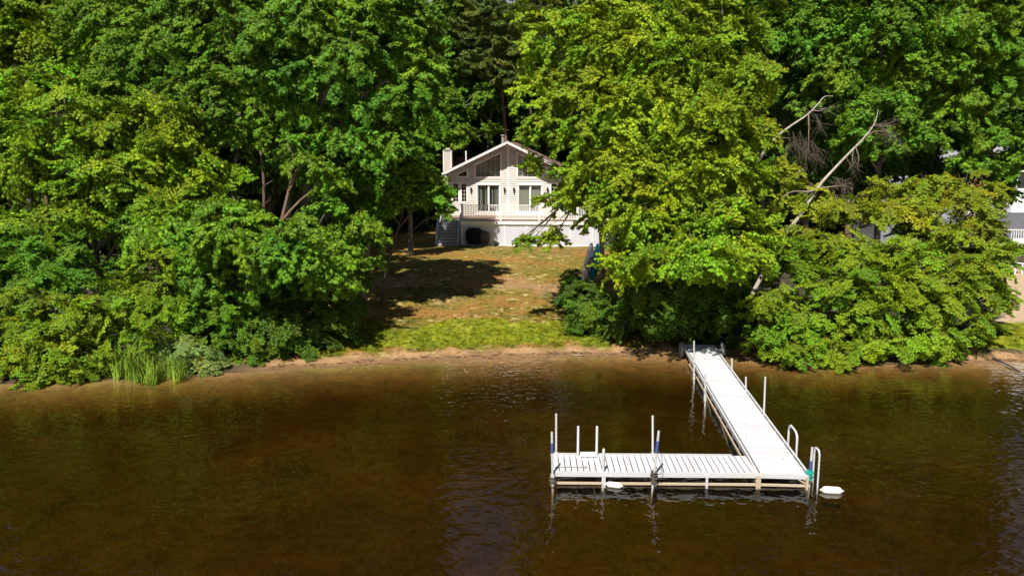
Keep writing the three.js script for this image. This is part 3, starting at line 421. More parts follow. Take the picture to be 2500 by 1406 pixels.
S('shaded dark shrub where the left bank meets the sand', [730, 32], [[700, 820, 31.6, 120, 70], [800, 800, 32.2, 80, 60], [640, 780, 32, 100, 80]], C.shade);
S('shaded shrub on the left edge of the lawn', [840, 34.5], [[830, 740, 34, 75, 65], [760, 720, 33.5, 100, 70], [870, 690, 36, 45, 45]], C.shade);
const Tr = (label, kind, foot, lobes, col, o = {}) => plant(o.name ?? 'maple_tree', label, 'tree', kind, foot, lobes, col, { thick: 0.17, ...o });
Tr('maple with big drooping leaves low over the left shrubs', 'maple', [480, 34], [[430, 590, 32, 150, 85], [560, 560, 32, 120, 70], [610, 660, 31.6, 130, 95], [480, 660, 31.3, 100, 60], [340, 560, 33, 80, 60], [560, 600, 30.4, 100, 46]], C.mid, { thick: 0.12 });
Tr('maple whose low branches reach toward the lawn from the left', 'maple', [730, 35.5], [[700, 600, 33.5, 115, 80], [800, 650, 33.3, 90, 75], [850, 570, 35, 80, 45], [800, 520, 34.5, 55, 38], [840, 640, 34, 55, 55], [700, 620, 30.5, 110, 50], [810, 665, 31.2, 70, 46]], C.mid, { thick: 0.13, lean: V(-0.5, 0, 0) });
Tr('broad yellow green maple filling the far left middle', 'red', [230, 36], [[150, 330, 34.2, 170, 110], [330, 300, 34.5, 150, 90], [60, 440, 33.6, 130, 95], [250, 450, 33.4, 160, 80], [400, 390, 34.2, 110, 75], [80, 230, 36, 140, 80], [170, 540, 33, 120, 60], [20, 560, 33, 90, 60], [430, 475, 34, 80, 55], [520, 445, 35.5, 80, 48], [370, 530, 32.8, 90, 50]], C.lime, { thick: 0.2 });
Tr('tall green maple with spreading top left of centre', 'red', [470, 38.5], [[400, 130, 37, 160, 90], [530, 230, 36.2, 140, 80], [280, 60, 38, 140, 80], [480, 20, 38, 150, 80], [430, 250, 36, 110, 60], [560, 330, 36.3, 100, 60], [420, -80, 39, 170, 90], [560, 110, 37, 120, 80], [310, 190, 37, 110, 70]], C.mid, { thick: 0.18, lean: V(0.4, 0, 0) });
Tr('large maple with layered boughs beside the gap over the house', 'maple', [720, 39.5], [[690, 80, 37, 140, 85], [830, 160, 37, 140, 85], [650, 210, 37, 100, 65], [920, 60, 38, 130, 80], [1010, 170, 38, 75, 75], [950, 260, 37.2, 105, 55], [740, 290, 37.4, 90, 50], [700, -50, 39, 160, 90], [880, -70, 39.5, 150, 80], [780, 60, 37.5, 120, 80], [1010, 60, 39, 80, 70]], C.mid, { thick: 0.22, bark: 'grey', gap: 0.1 });
Tr('maple with stepped boughs left of the house roof', 'maple', [880, 39.5], [[850, 350, 37, 105, 50], [960, 350, 37.2, 95, 45], [880, 430, 37, 90, 45], [1000, 420, 38.5, 70, 38], [760, 400, 37.5, 75, 40], [1030, 300, 38, 55, 40]], C.mid, { thick: 0.15, gap: 0.08 });
Tr('slender maple whose branch hangs across the left end of the porch', 'maple', [925, 39], [[1065, 468, 38.6, 52, 24, 1.0], [1085, 510, 38.6, 30, 22, 0.9], [990, 468, 38.4, 46, 26, 0.9], [925, 500, 38, 50, 32], [1030, 490, 38.5, 30, 18]], C.mid, { thick: 0.09, s: 0.7, att: 0.3, bark: 'dark' });
Tr('tall maple rising behind the stepped maple left of the house', 'maple', [1000, 52], [[1015, 130, 50, 75, 65], [1040, 210, 51, 50, 50], [985, 50, 50, 90, 60], [960, 380, 50, 60, 50], [1000, 300, 50.5, 50, 50]], C.mid, { thick: 0.16 });
Tr('tall maple in the far top left corner', 'red', [60, 45], [[60, 60, 42.5, 150, 110], [200, 150, 42.5, 120, 75], [-20, 170, 42, 110, 90], [190, 20, 44, 110, 70], [80, -70, 44, 160, 100], [250, -60, 44, 130, 80], [-60, 20, 42, 120, 120]], C.lime, { thick: 0.2 });
Tr('leaning brown trunk with a thin crown catching sun above the left shrubs', 'maple', [640, 34.2], [[740, 395, 35, 55, 24, 0.6], [715, 345, 36, 45, 30, 0.6], [800, 440, 35.2, 50, 26, 0.7]], C.mid, { thick: 0.15, bark: 'brown', lean: V(0, 0, 0.1) });

// behind the house
const pine = (label, foot, lobes, o = {}) => plant('pine_tree', label, 'pine tree', 'pine', foot, lobes, C.pine, { thick: 0.26, bark: 'red', pitch: 0.0, s: 1.2, lo: -0.7, dens: 1.6, gap: -0.1, ...o });
pine('olive brown pine with bare reddish trunk rising right behind the house ridge', [1240, 70], [[1200, 40, 70, 70, 50], [1240, 100, 70, 80, 40], [1180, 160, 70, 70, 34], [1250, 190, 69, 60, 30], [1290, 130, 70, 60, 40], [1150, 90, 70, 60, 36]]);
pine('darker pine left of the bare reddish trunk', [1130, 74], [[1130, 40, 74, 60, 60], [1110, 130, 73, 55, 40], [1150, 210, 73, 50, 34], [1090, 210, 74, 50, 40]]);
pine('pine half hidden behind the bright maple top', [1330, 76], [[1330, 40, 76, 70, 70], [1300, 160, 75, 50, 50], [1400, 0, 76, 60, 70], [1400, -70, 76, 60, 60]]);
Tr('young white barked birch standing behind the house left of the ridge', 'ovate', [1180, 71], [[1172, 190, 71, 30, 40, 0.7], [1165, 270, 71, 34, 24, 0.7], [1100, 290, 71, 50, 40], [1220, -40, 70, 90, 50], [1120, 10, 70, 60, 40], [1120, -50, 75, 80, 60], [1320, -60, 77, 90, 60]], C.mid, { name: 'birch_tree', thick: 0.1, bark: 'birch' });
Tr('dark leafy tree behind the left slope of the house roof', 'maple', [1040, 68], [[1030, 330, 67, 60, 60], [1090, 320, 67, 50, 40], [1060, 250, 68, 70, 50], [1010, 400, 66, 50, 50], [1060, 150, 69, 60, 60], [1110, 210, 70, 40, 40], [1050, 60, 70, 60, 60], [1130, 325, 66, 34, 24], [1115, 275, 66, 40, 28], [1195, 325, 67.5, 18, 18], [1180, 240, 69, 36, 26]], C.mid, { s: 1.2 });

// right of the lawn
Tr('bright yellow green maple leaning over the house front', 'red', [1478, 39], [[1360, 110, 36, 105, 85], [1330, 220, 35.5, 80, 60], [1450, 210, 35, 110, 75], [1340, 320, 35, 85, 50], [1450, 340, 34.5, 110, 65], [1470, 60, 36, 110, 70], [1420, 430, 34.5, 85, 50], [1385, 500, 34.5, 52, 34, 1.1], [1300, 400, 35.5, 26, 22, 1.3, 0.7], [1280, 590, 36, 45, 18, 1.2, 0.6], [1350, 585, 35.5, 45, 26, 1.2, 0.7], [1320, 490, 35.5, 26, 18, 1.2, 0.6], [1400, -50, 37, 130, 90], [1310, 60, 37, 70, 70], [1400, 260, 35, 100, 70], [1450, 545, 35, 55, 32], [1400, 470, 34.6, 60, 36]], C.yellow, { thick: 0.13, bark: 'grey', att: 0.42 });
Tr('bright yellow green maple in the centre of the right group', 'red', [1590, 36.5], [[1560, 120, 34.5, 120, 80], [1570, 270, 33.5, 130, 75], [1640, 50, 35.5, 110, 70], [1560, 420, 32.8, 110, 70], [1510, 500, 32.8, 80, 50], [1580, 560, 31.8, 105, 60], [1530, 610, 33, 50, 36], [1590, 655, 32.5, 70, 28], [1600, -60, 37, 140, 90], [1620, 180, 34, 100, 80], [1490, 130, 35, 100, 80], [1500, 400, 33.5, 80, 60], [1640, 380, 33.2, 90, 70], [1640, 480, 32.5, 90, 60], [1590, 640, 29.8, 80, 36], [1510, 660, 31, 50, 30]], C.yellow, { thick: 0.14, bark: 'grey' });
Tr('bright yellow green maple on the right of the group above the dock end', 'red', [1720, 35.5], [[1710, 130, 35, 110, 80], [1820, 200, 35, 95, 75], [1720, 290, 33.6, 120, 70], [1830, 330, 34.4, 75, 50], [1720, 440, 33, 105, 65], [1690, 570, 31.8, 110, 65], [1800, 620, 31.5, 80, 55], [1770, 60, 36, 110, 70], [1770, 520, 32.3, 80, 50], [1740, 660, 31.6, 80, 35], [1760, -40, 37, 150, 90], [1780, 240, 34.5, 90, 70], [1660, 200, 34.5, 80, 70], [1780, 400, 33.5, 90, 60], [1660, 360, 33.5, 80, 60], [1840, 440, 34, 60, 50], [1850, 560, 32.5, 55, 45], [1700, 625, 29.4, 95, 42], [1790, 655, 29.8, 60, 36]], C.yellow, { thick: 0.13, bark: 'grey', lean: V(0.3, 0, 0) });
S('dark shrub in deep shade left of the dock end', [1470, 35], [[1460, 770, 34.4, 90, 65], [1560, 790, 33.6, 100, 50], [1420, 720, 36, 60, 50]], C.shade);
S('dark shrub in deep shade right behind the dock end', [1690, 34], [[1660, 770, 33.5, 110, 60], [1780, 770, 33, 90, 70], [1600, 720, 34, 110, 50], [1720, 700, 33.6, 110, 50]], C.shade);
S('olive bush at the right edge of the lawn beside the kayaks', [1395, 41.5], [[1392, 700, 41, 34, 46], [1400, 760, 39, 40, 36]], C.deep, { kind: 'ovate' });
S('bright shrub overhanging the water right of the dock end', [1960, 31.6], [[1950, 810, 31, 95, 65], [1890, 750, 31.3, 80, 50], [2010, 850, 30.6, 70, 35], [1940, 866, 30.1, 75, 28], [2050, 884, 30.1, 66, 24], [1860, 830, 30.6, 60, 34]], C.alder);
S('rounded bright shrub above the muddy roots on the right bank', [2120, 31.8], [[2120, 790, 31.4, 95, 62], [2070, 710, 32, 105, 70], [2180, 852, 30.5, 75, 32], [2100, 860, 30.6, 60, 26]], C.alder);
S('wide shrub at the right end of the bank by the grass', [2300, 32.2], [[2290, 760, 32, 105, 70], [2370, 690, 33, 90, 70], [2230, 700, 32.4, 90, 60], [2410, 800, 32, 45, 35], [2440, 650, 34, 50, 60], [2445, 735, 33, 50, 50], [2290, 842, 30.7, 75, 34], [2385, 815, 31.2, 50, 40]], C.alder);
S('middle shrub in front of the leaning dead birches', [2060, 34], [[2060, 630, 33.6, 110, 60], [1930, 640, 33.4, 90, 60], [2190, 640, 33.8, 110, 65]], C.alder);
S('tall shrub in front of the neighbour house', [2400, 36.5], [[2400, 560, 36.5, 75, 65], [2340, 480, 37.5, 95, 55], [2440, 620, 35.5, 50, 50], [2300, 590, 36, 70, 45], [2240, 475, 38, 90, 42], [2420, 480, 38, 50, 50], [2230, 560, 37, 80, 42], [2150, 470, 38.5, 55, 36]], C.olive, { s: 0.7 });
Tr('yellowish birch with fine leaves bowed over the right shrubs', 'ovate', [1960, 37], [[2060, 520, 36.5, 120, 40], [2190, 525, 36.5, 95, 42], [1950, 500, 37, 75, 50], [1960, 590, 35.5, 90, 40], [1900, 440, 37.5, 60, 50]], C.olive, { name: 'birch_tree', thick: 0.08, bark: 'birch', s: 0.75 });
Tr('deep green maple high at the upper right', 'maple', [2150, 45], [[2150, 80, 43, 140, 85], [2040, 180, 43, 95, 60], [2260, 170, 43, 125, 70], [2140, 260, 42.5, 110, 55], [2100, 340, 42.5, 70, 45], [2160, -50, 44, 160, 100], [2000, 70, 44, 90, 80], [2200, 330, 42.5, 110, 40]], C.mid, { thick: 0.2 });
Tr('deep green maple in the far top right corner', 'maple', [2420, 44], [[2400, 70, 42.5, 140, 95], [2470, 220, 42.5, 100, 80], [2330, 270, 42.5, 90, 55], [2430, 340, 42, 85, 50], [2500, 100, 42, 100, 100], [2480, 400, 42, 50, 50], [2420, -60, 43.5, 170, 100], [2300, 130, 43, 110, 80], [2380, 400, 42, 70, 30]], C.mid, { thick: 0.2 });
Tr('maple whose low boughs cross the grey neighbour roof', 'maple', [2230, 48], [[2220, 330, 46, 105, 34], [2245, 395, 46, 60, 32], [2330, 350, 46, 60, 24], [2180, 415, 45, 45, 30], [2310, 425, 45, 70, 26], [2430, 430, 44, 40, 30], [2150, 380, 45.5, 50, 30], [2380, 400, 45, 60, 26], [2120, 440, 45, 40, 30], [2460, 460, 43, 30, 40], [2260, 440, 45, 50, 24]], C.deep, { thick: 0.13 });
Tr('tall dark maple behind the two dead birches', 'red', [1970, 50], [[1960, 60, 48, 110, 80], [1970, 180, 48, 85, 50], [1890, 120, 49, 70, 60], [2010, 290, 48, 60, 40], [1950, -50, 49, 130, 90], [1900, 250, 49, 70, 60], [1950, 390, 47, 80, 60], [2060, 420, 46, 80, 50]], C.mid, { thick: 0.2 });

// ------------------------------------------------------------------ two dead leaning birches, their twigs and a bare grey trunk
function deadBirch(label, path, D, r0, limbs, tangles, seed) {
  const R = rng(seed), P = path.map(([x, y, d = 0]) => at(x, y, D + d)), foot = P[0].clone(); const fy = ground(foot.x, foot.z);
  const root = P[0].clone().addScaledVector(P[0].clone().sub(P[1]).normalize(), (P[0].y - fy) * 1.0); root.y = fy - 0.1;
  const g = thing('dead_birch', label, 'dead tree', root.clone().setY(fy)), rel = (p) => p.clone().sub(g.position);
  const main = new THREE.CatmullRomCurve3([root, ...P]).getPoints(22).map(rel);
  part('trunk', pathTube(main, main.map((_, i) => r0 * (1 - 0.86 * i / 22)), 8, 2), BARK.birch, g);
  for (const l of limbs) { const q = new THREE.CatmullRomCurve3(l.p.map(([x, y, d = 0]) => rel(at(x, y, D + d)))).getPoints(12); part('branch', pathTube(q, q.map((_, i) => l.r * (1 - 0.8 * i / 12)), 6), BARK.dead, g); }
  const tw = []; const twig = (p, d, len, r, lev) => { const pts = [p]; let q = p.clone(), v = d.clone(); for (let i = 0; i < 5; i++) { v.add(V(R() - 0.5, (R() - 0.54) * 0.9, R() - 0.5).multiplyScalar(0.5)).normalize(); q = q.clone().addScaledVector(v, len / 5); pts.push(q); if (lev && R() < 0.75) twig(q, v.clone().add(V(R() - 0.5, R() - 0.6, R() - 0.5).multiplyScalar(1.6)).normalize(), len * 0.55, r * 0.6, lev - 1); } tw.push(pathTube(pts, pts.map((_, i) => r * (1 - 0.75 * i / 5)), 3)); };
  for (const [x, y, n, len, dx, dy] of tangles) for (let i = 0; i < n; i++) twig(rel(at(x + (R() - 0.5) * 40, y + (R() - 0.5) * 22, D)), V(dx + (R() - 0.5), dy + (R() - 0.5) * 0.9, (R() - 0.5)).normalize(), len * (0.6 + 0.7 * R()), 0.009, 2);
  part('twigs', tw, BARK.dead, g).userData.kind = 'stuff';
}
deadBirch('long dead pale birch leaning right above the right shrubs', [[1915, 580], [1958, 520, 0.3], [2000, 455, 0.6], [2035, 415, 0.9], [2080, 368, 1.1], [2112, 335, 1.3], [2138, 298, 1.5], [2145, 268, 1.6]], 36, 0.105, [{ p: [[2003, 458, 0.6], [1975, 468, 0.2], [1935, 468, 0], [1906, 484, -0.2]], r: 0.06 }, { p: [[1990, 462, 0.6], [2030, 456, 0.2], [2065, 452, -0.2]], r: 0.05 }, { p: [[2115, 333, 1.2], [2135, 322, 1], [2165, 318, 0.8]], r: 0.04 }, { p: [[2090, 358, 1.1], [2098, 385, 1], [2095, 408, 1]], r: 0.03 }, { p: [[2085, 365, 1.1], [2082, 390, 1], [2085, 405, 1]], r: 0.025 }], [[2050, 435, 10, 0.8, 0.3, -0.5], [2140, 310, 14, 0.8, 0.8, -0.1], [2085, 375, 6, 0.7, 0.3, -0.8]], 201);
deadBirch('shorter dead grey birch leaning right with drooping twig bunches', [[1850, 400], [1880, 350, 0.2], [1925, 312, 0.4], [1972, 280, 0.6], [2000, 252, 0.8], [2014, 236, 0.9], [2034, 234, 1]], 38, 0.08, [{ p: [[1975, 278, 0.5], [1976, 310, 0.4], [1975, 345, 0.3], [1974, 375, 0.3]], r: 0.035 }, { p: [[1985, 270, 0.6], [2005, 270, 0.5], [2016, 262, 0.5]], r: 0.03 }, { p: [[1890, 340, 0.3], [1915, 336, 0.2], [1930, 338, 0.1]], r: 0.025 }], [[1945, 330, 8, 0.9, 0.1, -0.7], [1975, 340, 14, 1.0, 0.1, -0.8], [1990, 275, 8, 0.8, 0.5, -0.3]], 202);
{ const R = rng(88); const bare = (px, D, h, r, lean, label, b) => { const p = at(px, 500, D); p.y = ground(p.x, p.z); const g = thing('bare_trunk', label, 'tree trunk', p), pts = []; for (let i = 0; i <= 9; i++) pts.push(V(lean * i / 9 * h + 0.12 * Math.sin(i * 1.3 + px), h * i / 9 - 0.2, 0.1 * Math.cos(i + px))); part('trunk', pathTube(pts, pts.map((_, i) => r * (i ? 1 - 0.6 * i / 9 : 1.3)), 9, 2), BARK[b], g); const st = []; for (let i = 0; i < 9; i++) { const q = pts[3 + (i % 6)], a = R() * 6.28, e = q.clone().add(V(Math.cos(a) * 0.9, 0.2 + 0.5 * R(), Math.sin(a) * 0.9)); st.push(pathTube([q, q.clone().lerp(e, 0.5).add(V(0, 0.1, 0)), e], [0.03, 0.02, 0.007], 4)); } part('branch', st, BARK[b], g); };
  bare(1857, 52, 12, 0.2, 0.004, 'straight grey trunk standing in the dark gap left of the dead birches', 'grey'); bare(705, 47, 11, 0.2, 0.02, 'straight trunk in the dark gap of the left wood', 'grey'); bare(655, 48, 11, 0.13, -0.05, 'thin trunk leaning left in the dark gap of the left wood', 'brown'); bare(110, 43, 5, 0.2, 0.0, 'reddish trunk catching sun low in the far left wood', 'red'); bare(1690, 50, 12, 0.13, 0.03, 'thin trunk in the shade behind the bright maples', 'grey'); bare(1610, 52, 12, 0.12, -0.05, 'thin leaning trunk in the shade behind the bright maples', 'brown'); bare(760, 52, 12, 0.14, 0.03, 'dark trunk right of the straight one in the left wood', 'dark'); bare(215, 50, 15, 0.16, -0.03, 'bare trunk showing high in the upper left wood', 'red'); bare(175, 51, 15, 0.13, 0.0, 'thin bare trunk high in the upper left corner', 'grey');
}
// ------------------------------------------------------------------ the wood behind: some trees one by one, the rest as a mass
{
  const R = rng(400), protos = [];
  const spots = []; for (let D = 50; D < 70; D += 5.5) for (let px = -250; px < 2800; px += 190) { const x = px + (R() - 0.5) * 120, d = D + (R() - 0.5) * 4; if (x > 930 && x < 1560 && d < 72) continue; if (x > 2080 && d < 68) continue; spots.push([x, d]); }
  const zoneOf = ([px, D]) => (D < 54 ? 'front' : D < 60 ? 'middle' : 'rear') + ' row behind the ' + (px < 250 ? 'far left maples' : px < 650 ? 'left maples' : px < 1250 ? 'maples beside the house' : px < 1800 ? 'bright right maples' : 'dead birches');
  const zone = (px, i) => { const z = zoneOf(spots[i]), same = spots.filter((s) => zoneOf(s) === z).map((s) => s[0]).sort((a, b) => a - b), n = same.indexOf(spots[i][0]); return 'shaded woodland tree, ' + z + (same.length > 1 ? ', ' + ['first', 'second', 'third', 'fourth', 'fifth', 'sixth', 'seventh', 'eighth'][n] + ' from left' : ''); };
  spots.forEach(([px, D], i) => {
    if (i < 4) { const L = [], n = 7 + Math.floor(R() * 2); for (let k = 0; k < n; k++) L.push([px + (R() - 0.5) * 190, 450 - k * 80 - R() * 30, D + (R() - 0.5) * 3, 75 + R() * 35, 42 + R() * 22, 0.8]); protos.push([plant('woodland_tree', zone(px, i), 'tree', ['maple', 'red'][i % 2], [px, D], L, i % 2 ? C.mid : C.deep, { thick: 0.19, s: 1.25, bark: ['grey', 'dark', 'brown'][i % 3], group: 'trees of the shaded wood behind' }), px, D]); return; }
    const [src] = protos[i % 4], c = src.clone(), p = at(px, 500, D); c.name = numbered('woodland_tree'); tag(c, zone(px, i), 'tree', 'trees of the shaded wood behind'); p.y = ground(p.x, p.z); c.position.copy(p); c.rotation.y = R() * 6.28; const s = 0.9 + R() * 0.25; c.scale.set(s, s * (0.92 + 0.2 * R()), s); scene.add(c);
  });
  const wood = thing('distant_wood', 'dark mass of woodland closing the view behind the house and lawns', 'wood', V(0, 0, -95)); wood.userData.kind = 'stuff';
  const lobes = [], trunks = []; for (let D = 70; D < 122; D += 6) for (let x = -75; x <= 75; x += 6.5) { const X = x + (R() - 0.5) * 4, d = D + (R() - 0.5) * 4, mid = Math.abs(X + 2) < 9; if (Math.abs(X + 1) < 7 && d < 76) continue; const y = ground(X, -d), H = (mid ? 17 : 19) + R() * 3 + (d - 70) * 0.06; trunks.push(pathTube([V(X, y - 0.2, 95 - d), V(X + 0.3, y + H * 0.5, 95 - d), V(X, y + H * 0.9, 95 - d)], [0.22, 0.15, 0.05], 6)); for (let k = -1; k < 4; k++) lobes.push({ c: V(X + (R() - 0.5) * 3, y + H * (0.3 + 0.19 * k), 95 - d + (R() - 0.5) * 3), r: V(3.3 - 0.4 * k, 2.2, 3.3 - 0.4 * k), n: 34, s: 1.7, lo: -0.7 }); }
  part('trunks', trunks, BARK.dark, wood).userData.kind = 'stuff'; const { im } = crownOf(lobes, BOUGHS.maple[1], LEAF.maple, C.deep, R); im.name = 'foliage'; im.userData.kind = 'stuff'; wood.add(im);
  const under = thing('undergrowth', 'low shaded undergrowth between the trunks of the wood', 'undergrowth', V(0, 0, -55)); under.userData.kind = 'stuff'; const ul = [];
  for (let i = 0; i < 800; i++) { const D = 36 + R() * 42, X = (R() - 0.5) * 80; if (X > -10.5 && X < 7 && D < 74) continue; if (X > 13 && D < 66) continue; ul.push({ c: V(X, ground(X, -D) + 0.35, 55 - D), r: V(1 + R(), 0.8 + R() * 1.2, 1 + R()), n: 12, s: 0.9, lo: -0.3 }); }
  for (let i = 0; i < 260; i++) { const D = 57 + R() * 16, X = (R() - 0.5) * 90; if ((X > -9.5 && X < 7 && D < 74) || (X > 13 && D < 66)) continue; ul.push({ c: V(X, ground(X, -D) + 1.2, 55 - D), r: V(1.6 + R(), 1.2 + R() * 1.6, 1.6 + R()), n: 16, s: 1.3, lo: -0.4 }); }
  const u = crownOf(ul, BOUGHS.ovate[2], LEAF.ovate, C.deep, R); u.im.name = 'foliage'; u.im.userData.kind = 'stuff'; under.add(u.im);
}
// ------------------------------------------------------------------ reeds and grass
function blades(seed, n, h, spread, w) { const r = rng(seed), L = new Leaves(); for (let i = 0; i < n; i++) { const a = r() * 6.28, b = V(Math.cos(a), 0, Math.sin(a)).multiplyScalar(spread * Math.sqrt(r())), d = V(r() - 0.5, 0, r() - 0.5).multiplyScalar(1.5), H = h * (0.55 + 0.6 * r()), s = V(-d.z, 0, d.x).normalize().multiplyScalar(w), k = 0.7 + 0.6 * r(), col = r() < 0.15 ? [1.5 * k, 1.15 * k, 2 * k] : [k, k, k]; const m = b.clone().addScaledVector(d, H * 0.3).add(V(0, H * 0.6, 0)), t = b.clone().addScaledVector(d, H * 0.85).add(V(0, H * 0.93, 0)), nn = V(d.x * 0.4, 0.5, d.z * 0.4 + 0.4).normalize(); L.tri(b.clone().sub(s), b.clone().add(s), m.clone().add(s), col, nn); L.tri(b.clone().sub(s), m.clone().add(s), m.clone().sub(s), col, nn); L.tri(m.clone().sub(s), m.clone().add(s), t, col, nn); } return L.build(); }
function grassPatch(name, label, cat, geo, pts, col, seed) { const R = rng(seed), c = pts.reduce((s, p) => s.add(p[0]), V(0, 0, 0)).multiplyScalar(1 / pts.length), im = new THREE.InstancedMesh(geo, LEAF.grass, pts.length), q = new THREE.Quaternion(); pts.forEach(([p, s, tint], i) => { q.setFromAxisAngle(V(0, 1, 0), R() * 6.28); im.setMatrixAt(i, _m.compose(p.clone().sub(c), q, V(s, s * (0.8 + 0.4 * R()), s))); const k = 0.8 + 0.4 * R(), cc = tint ?? col; im.setColorAt(i, rgb(cc[0] * k, cc[1] * k, cc[2] * k)); }); im.name = numbered(name); im.position.copy(c); im.castShadow = im.receiveShadow = true; scene.add(im); return tag(im, label, cat, null, 'stuff'); }
{
  const R = rng(61), reeds = []; for (let i = 0; i < 60; i++) { const cl = [[345, 935], [415, 930], [300, 930], [370, 925], [450, 925]][Math.floor(R() * R() * 5)], p = onPlane(cl[0] + (R() - 0.5) * 70, cl[1] - R() * 18, 0); p.y = ground(p.x, p.z) - 0.02; reeds.push([p, 0.45 + 0.75 * R()]); }
  grassPatch('tall_reeds', 'tall bright reeds growing in the water edge before the left shrubs', 'reeds', blades(3, 26, 1.0, 0.16, 0.007), reeds, [0.17, 0.27, 0.03], 62);
  const sedge = []; for (let i = 0; i < 260; i++) { const px = R() < 0.5 ? 1820 + R() * 500 : 2150 + R() * 300, p = at(px, 500, 31); p.z = -(shoreD(p.x) + 0.3 + R() * 1.2); p.y = ground(p.x, p.z); sedge.push([p, 0.35 + 0.5 * R(), R() < 0.45 ? [0.2, 0.14, 0.06] : null]); }
  grassPatch('bank_sedge', 'ragged green and straw sedge along the right bank at the waterline', 'sedge', blades(4, 26, 0.55, 0.2, 0.006), sedge, [0.12, 0.16, 0.03], 63);
  const lawn = []; for (let i = 0; i < 16000; i++) { const x = -11 + R() * 19, D = shoreD(x) + 0.9 + R() * R() * 25, t = D - shoreD(x), q = groundColour(x, D); if (q[1] < q[0] * 0.75 && R() < 0.75) continue; const p = V(x, 0, -D); p.y = ground(x, -D) - 0.01; lawn.push([p, 0.5 + 0.5 * R(), q.map((v) => v * 1.0)]); }
  for (let i = 0; i < 2600; i++) { const x = 15 + R() * 9, D = shoreD(x) + 1.2 + R() * 3.6, q = groundColour(x, D); if (q[1] < q[0] * 0.9) continue; const p = V(x, ground(x, -D) - 0.01, -D); lawn.push([p, 0.55 + 0.5 * R(), q]); }
  grassPatch('lawn_grass', 'short thin grass on the lawn, bright along the beach and sparse uphill', 'grass', blades(5, 16, 0.1, 0.14, 0.005), lawn, [0.1, 0.1, 0.02], 64);
  const leafG = new Leaves(); leafG.leaf(V(-0.03, 0.006, 0), V(1, 0.05, 0), V(0.1, 1, 0), 0.07, 'ovate', [1, 1, 1], 0.3); leafG.stem(V(-0.06, 0.006, 0.05), V(0.07, 0.012, 0.02), 0.005, [0.8, 0.7, 0.6]); const lg = leafG.build(), bits = [];
  for (let i = 0; i < 620; i++) { const x = -9 + R() * 29, t = R() < 0.6 ? 0.15 + 0.2 * (R() - 0.5) : -0.3 + R() * 1.3, z = -(shoreD(x) + t); bits.push([V(x, Math.max(0.004, ground(x, z) + 0.006), z), 0.5 + R() * 1.1, R() < 0.6 ? [0.06, 0.035, 0.02] : [0.2, 0.12, 0.05]]); }
  grassPatch('beach_debris', 'scattered dead leaves and twig bits along the wet sand line', 'debris', lg, bits, [0.06, 0.04, 0.02], 65);
  const specks = []; for (let i = 0; i < 45; i++) { const q = onPlane(lerp(1700, 1900, R()), lerp(850, 1140, R()), 0.335), e = onPlane(1852, 1156, 0.335), f = onPlane(1668, 842, 0.335), dir = f.clone().sub(e).normalize(), u = R(), p = e.clone().addScaledVector(dir, u * 12.6).add(V(0.12 + R() * 0.95, 0, 0)); specks.push([p, 0.22 + 0.3 * R(), R() < 0.5 ? [0.08, 0.05, 0.03] : [0.16, 0.13, 0.08]]); }
  grassPatch('fallen_leaves', 'small dry leaves scattered along the long arm of the dock', 'leaves', lg, specks, [0.08, 0.05, 0.03], 66);
}
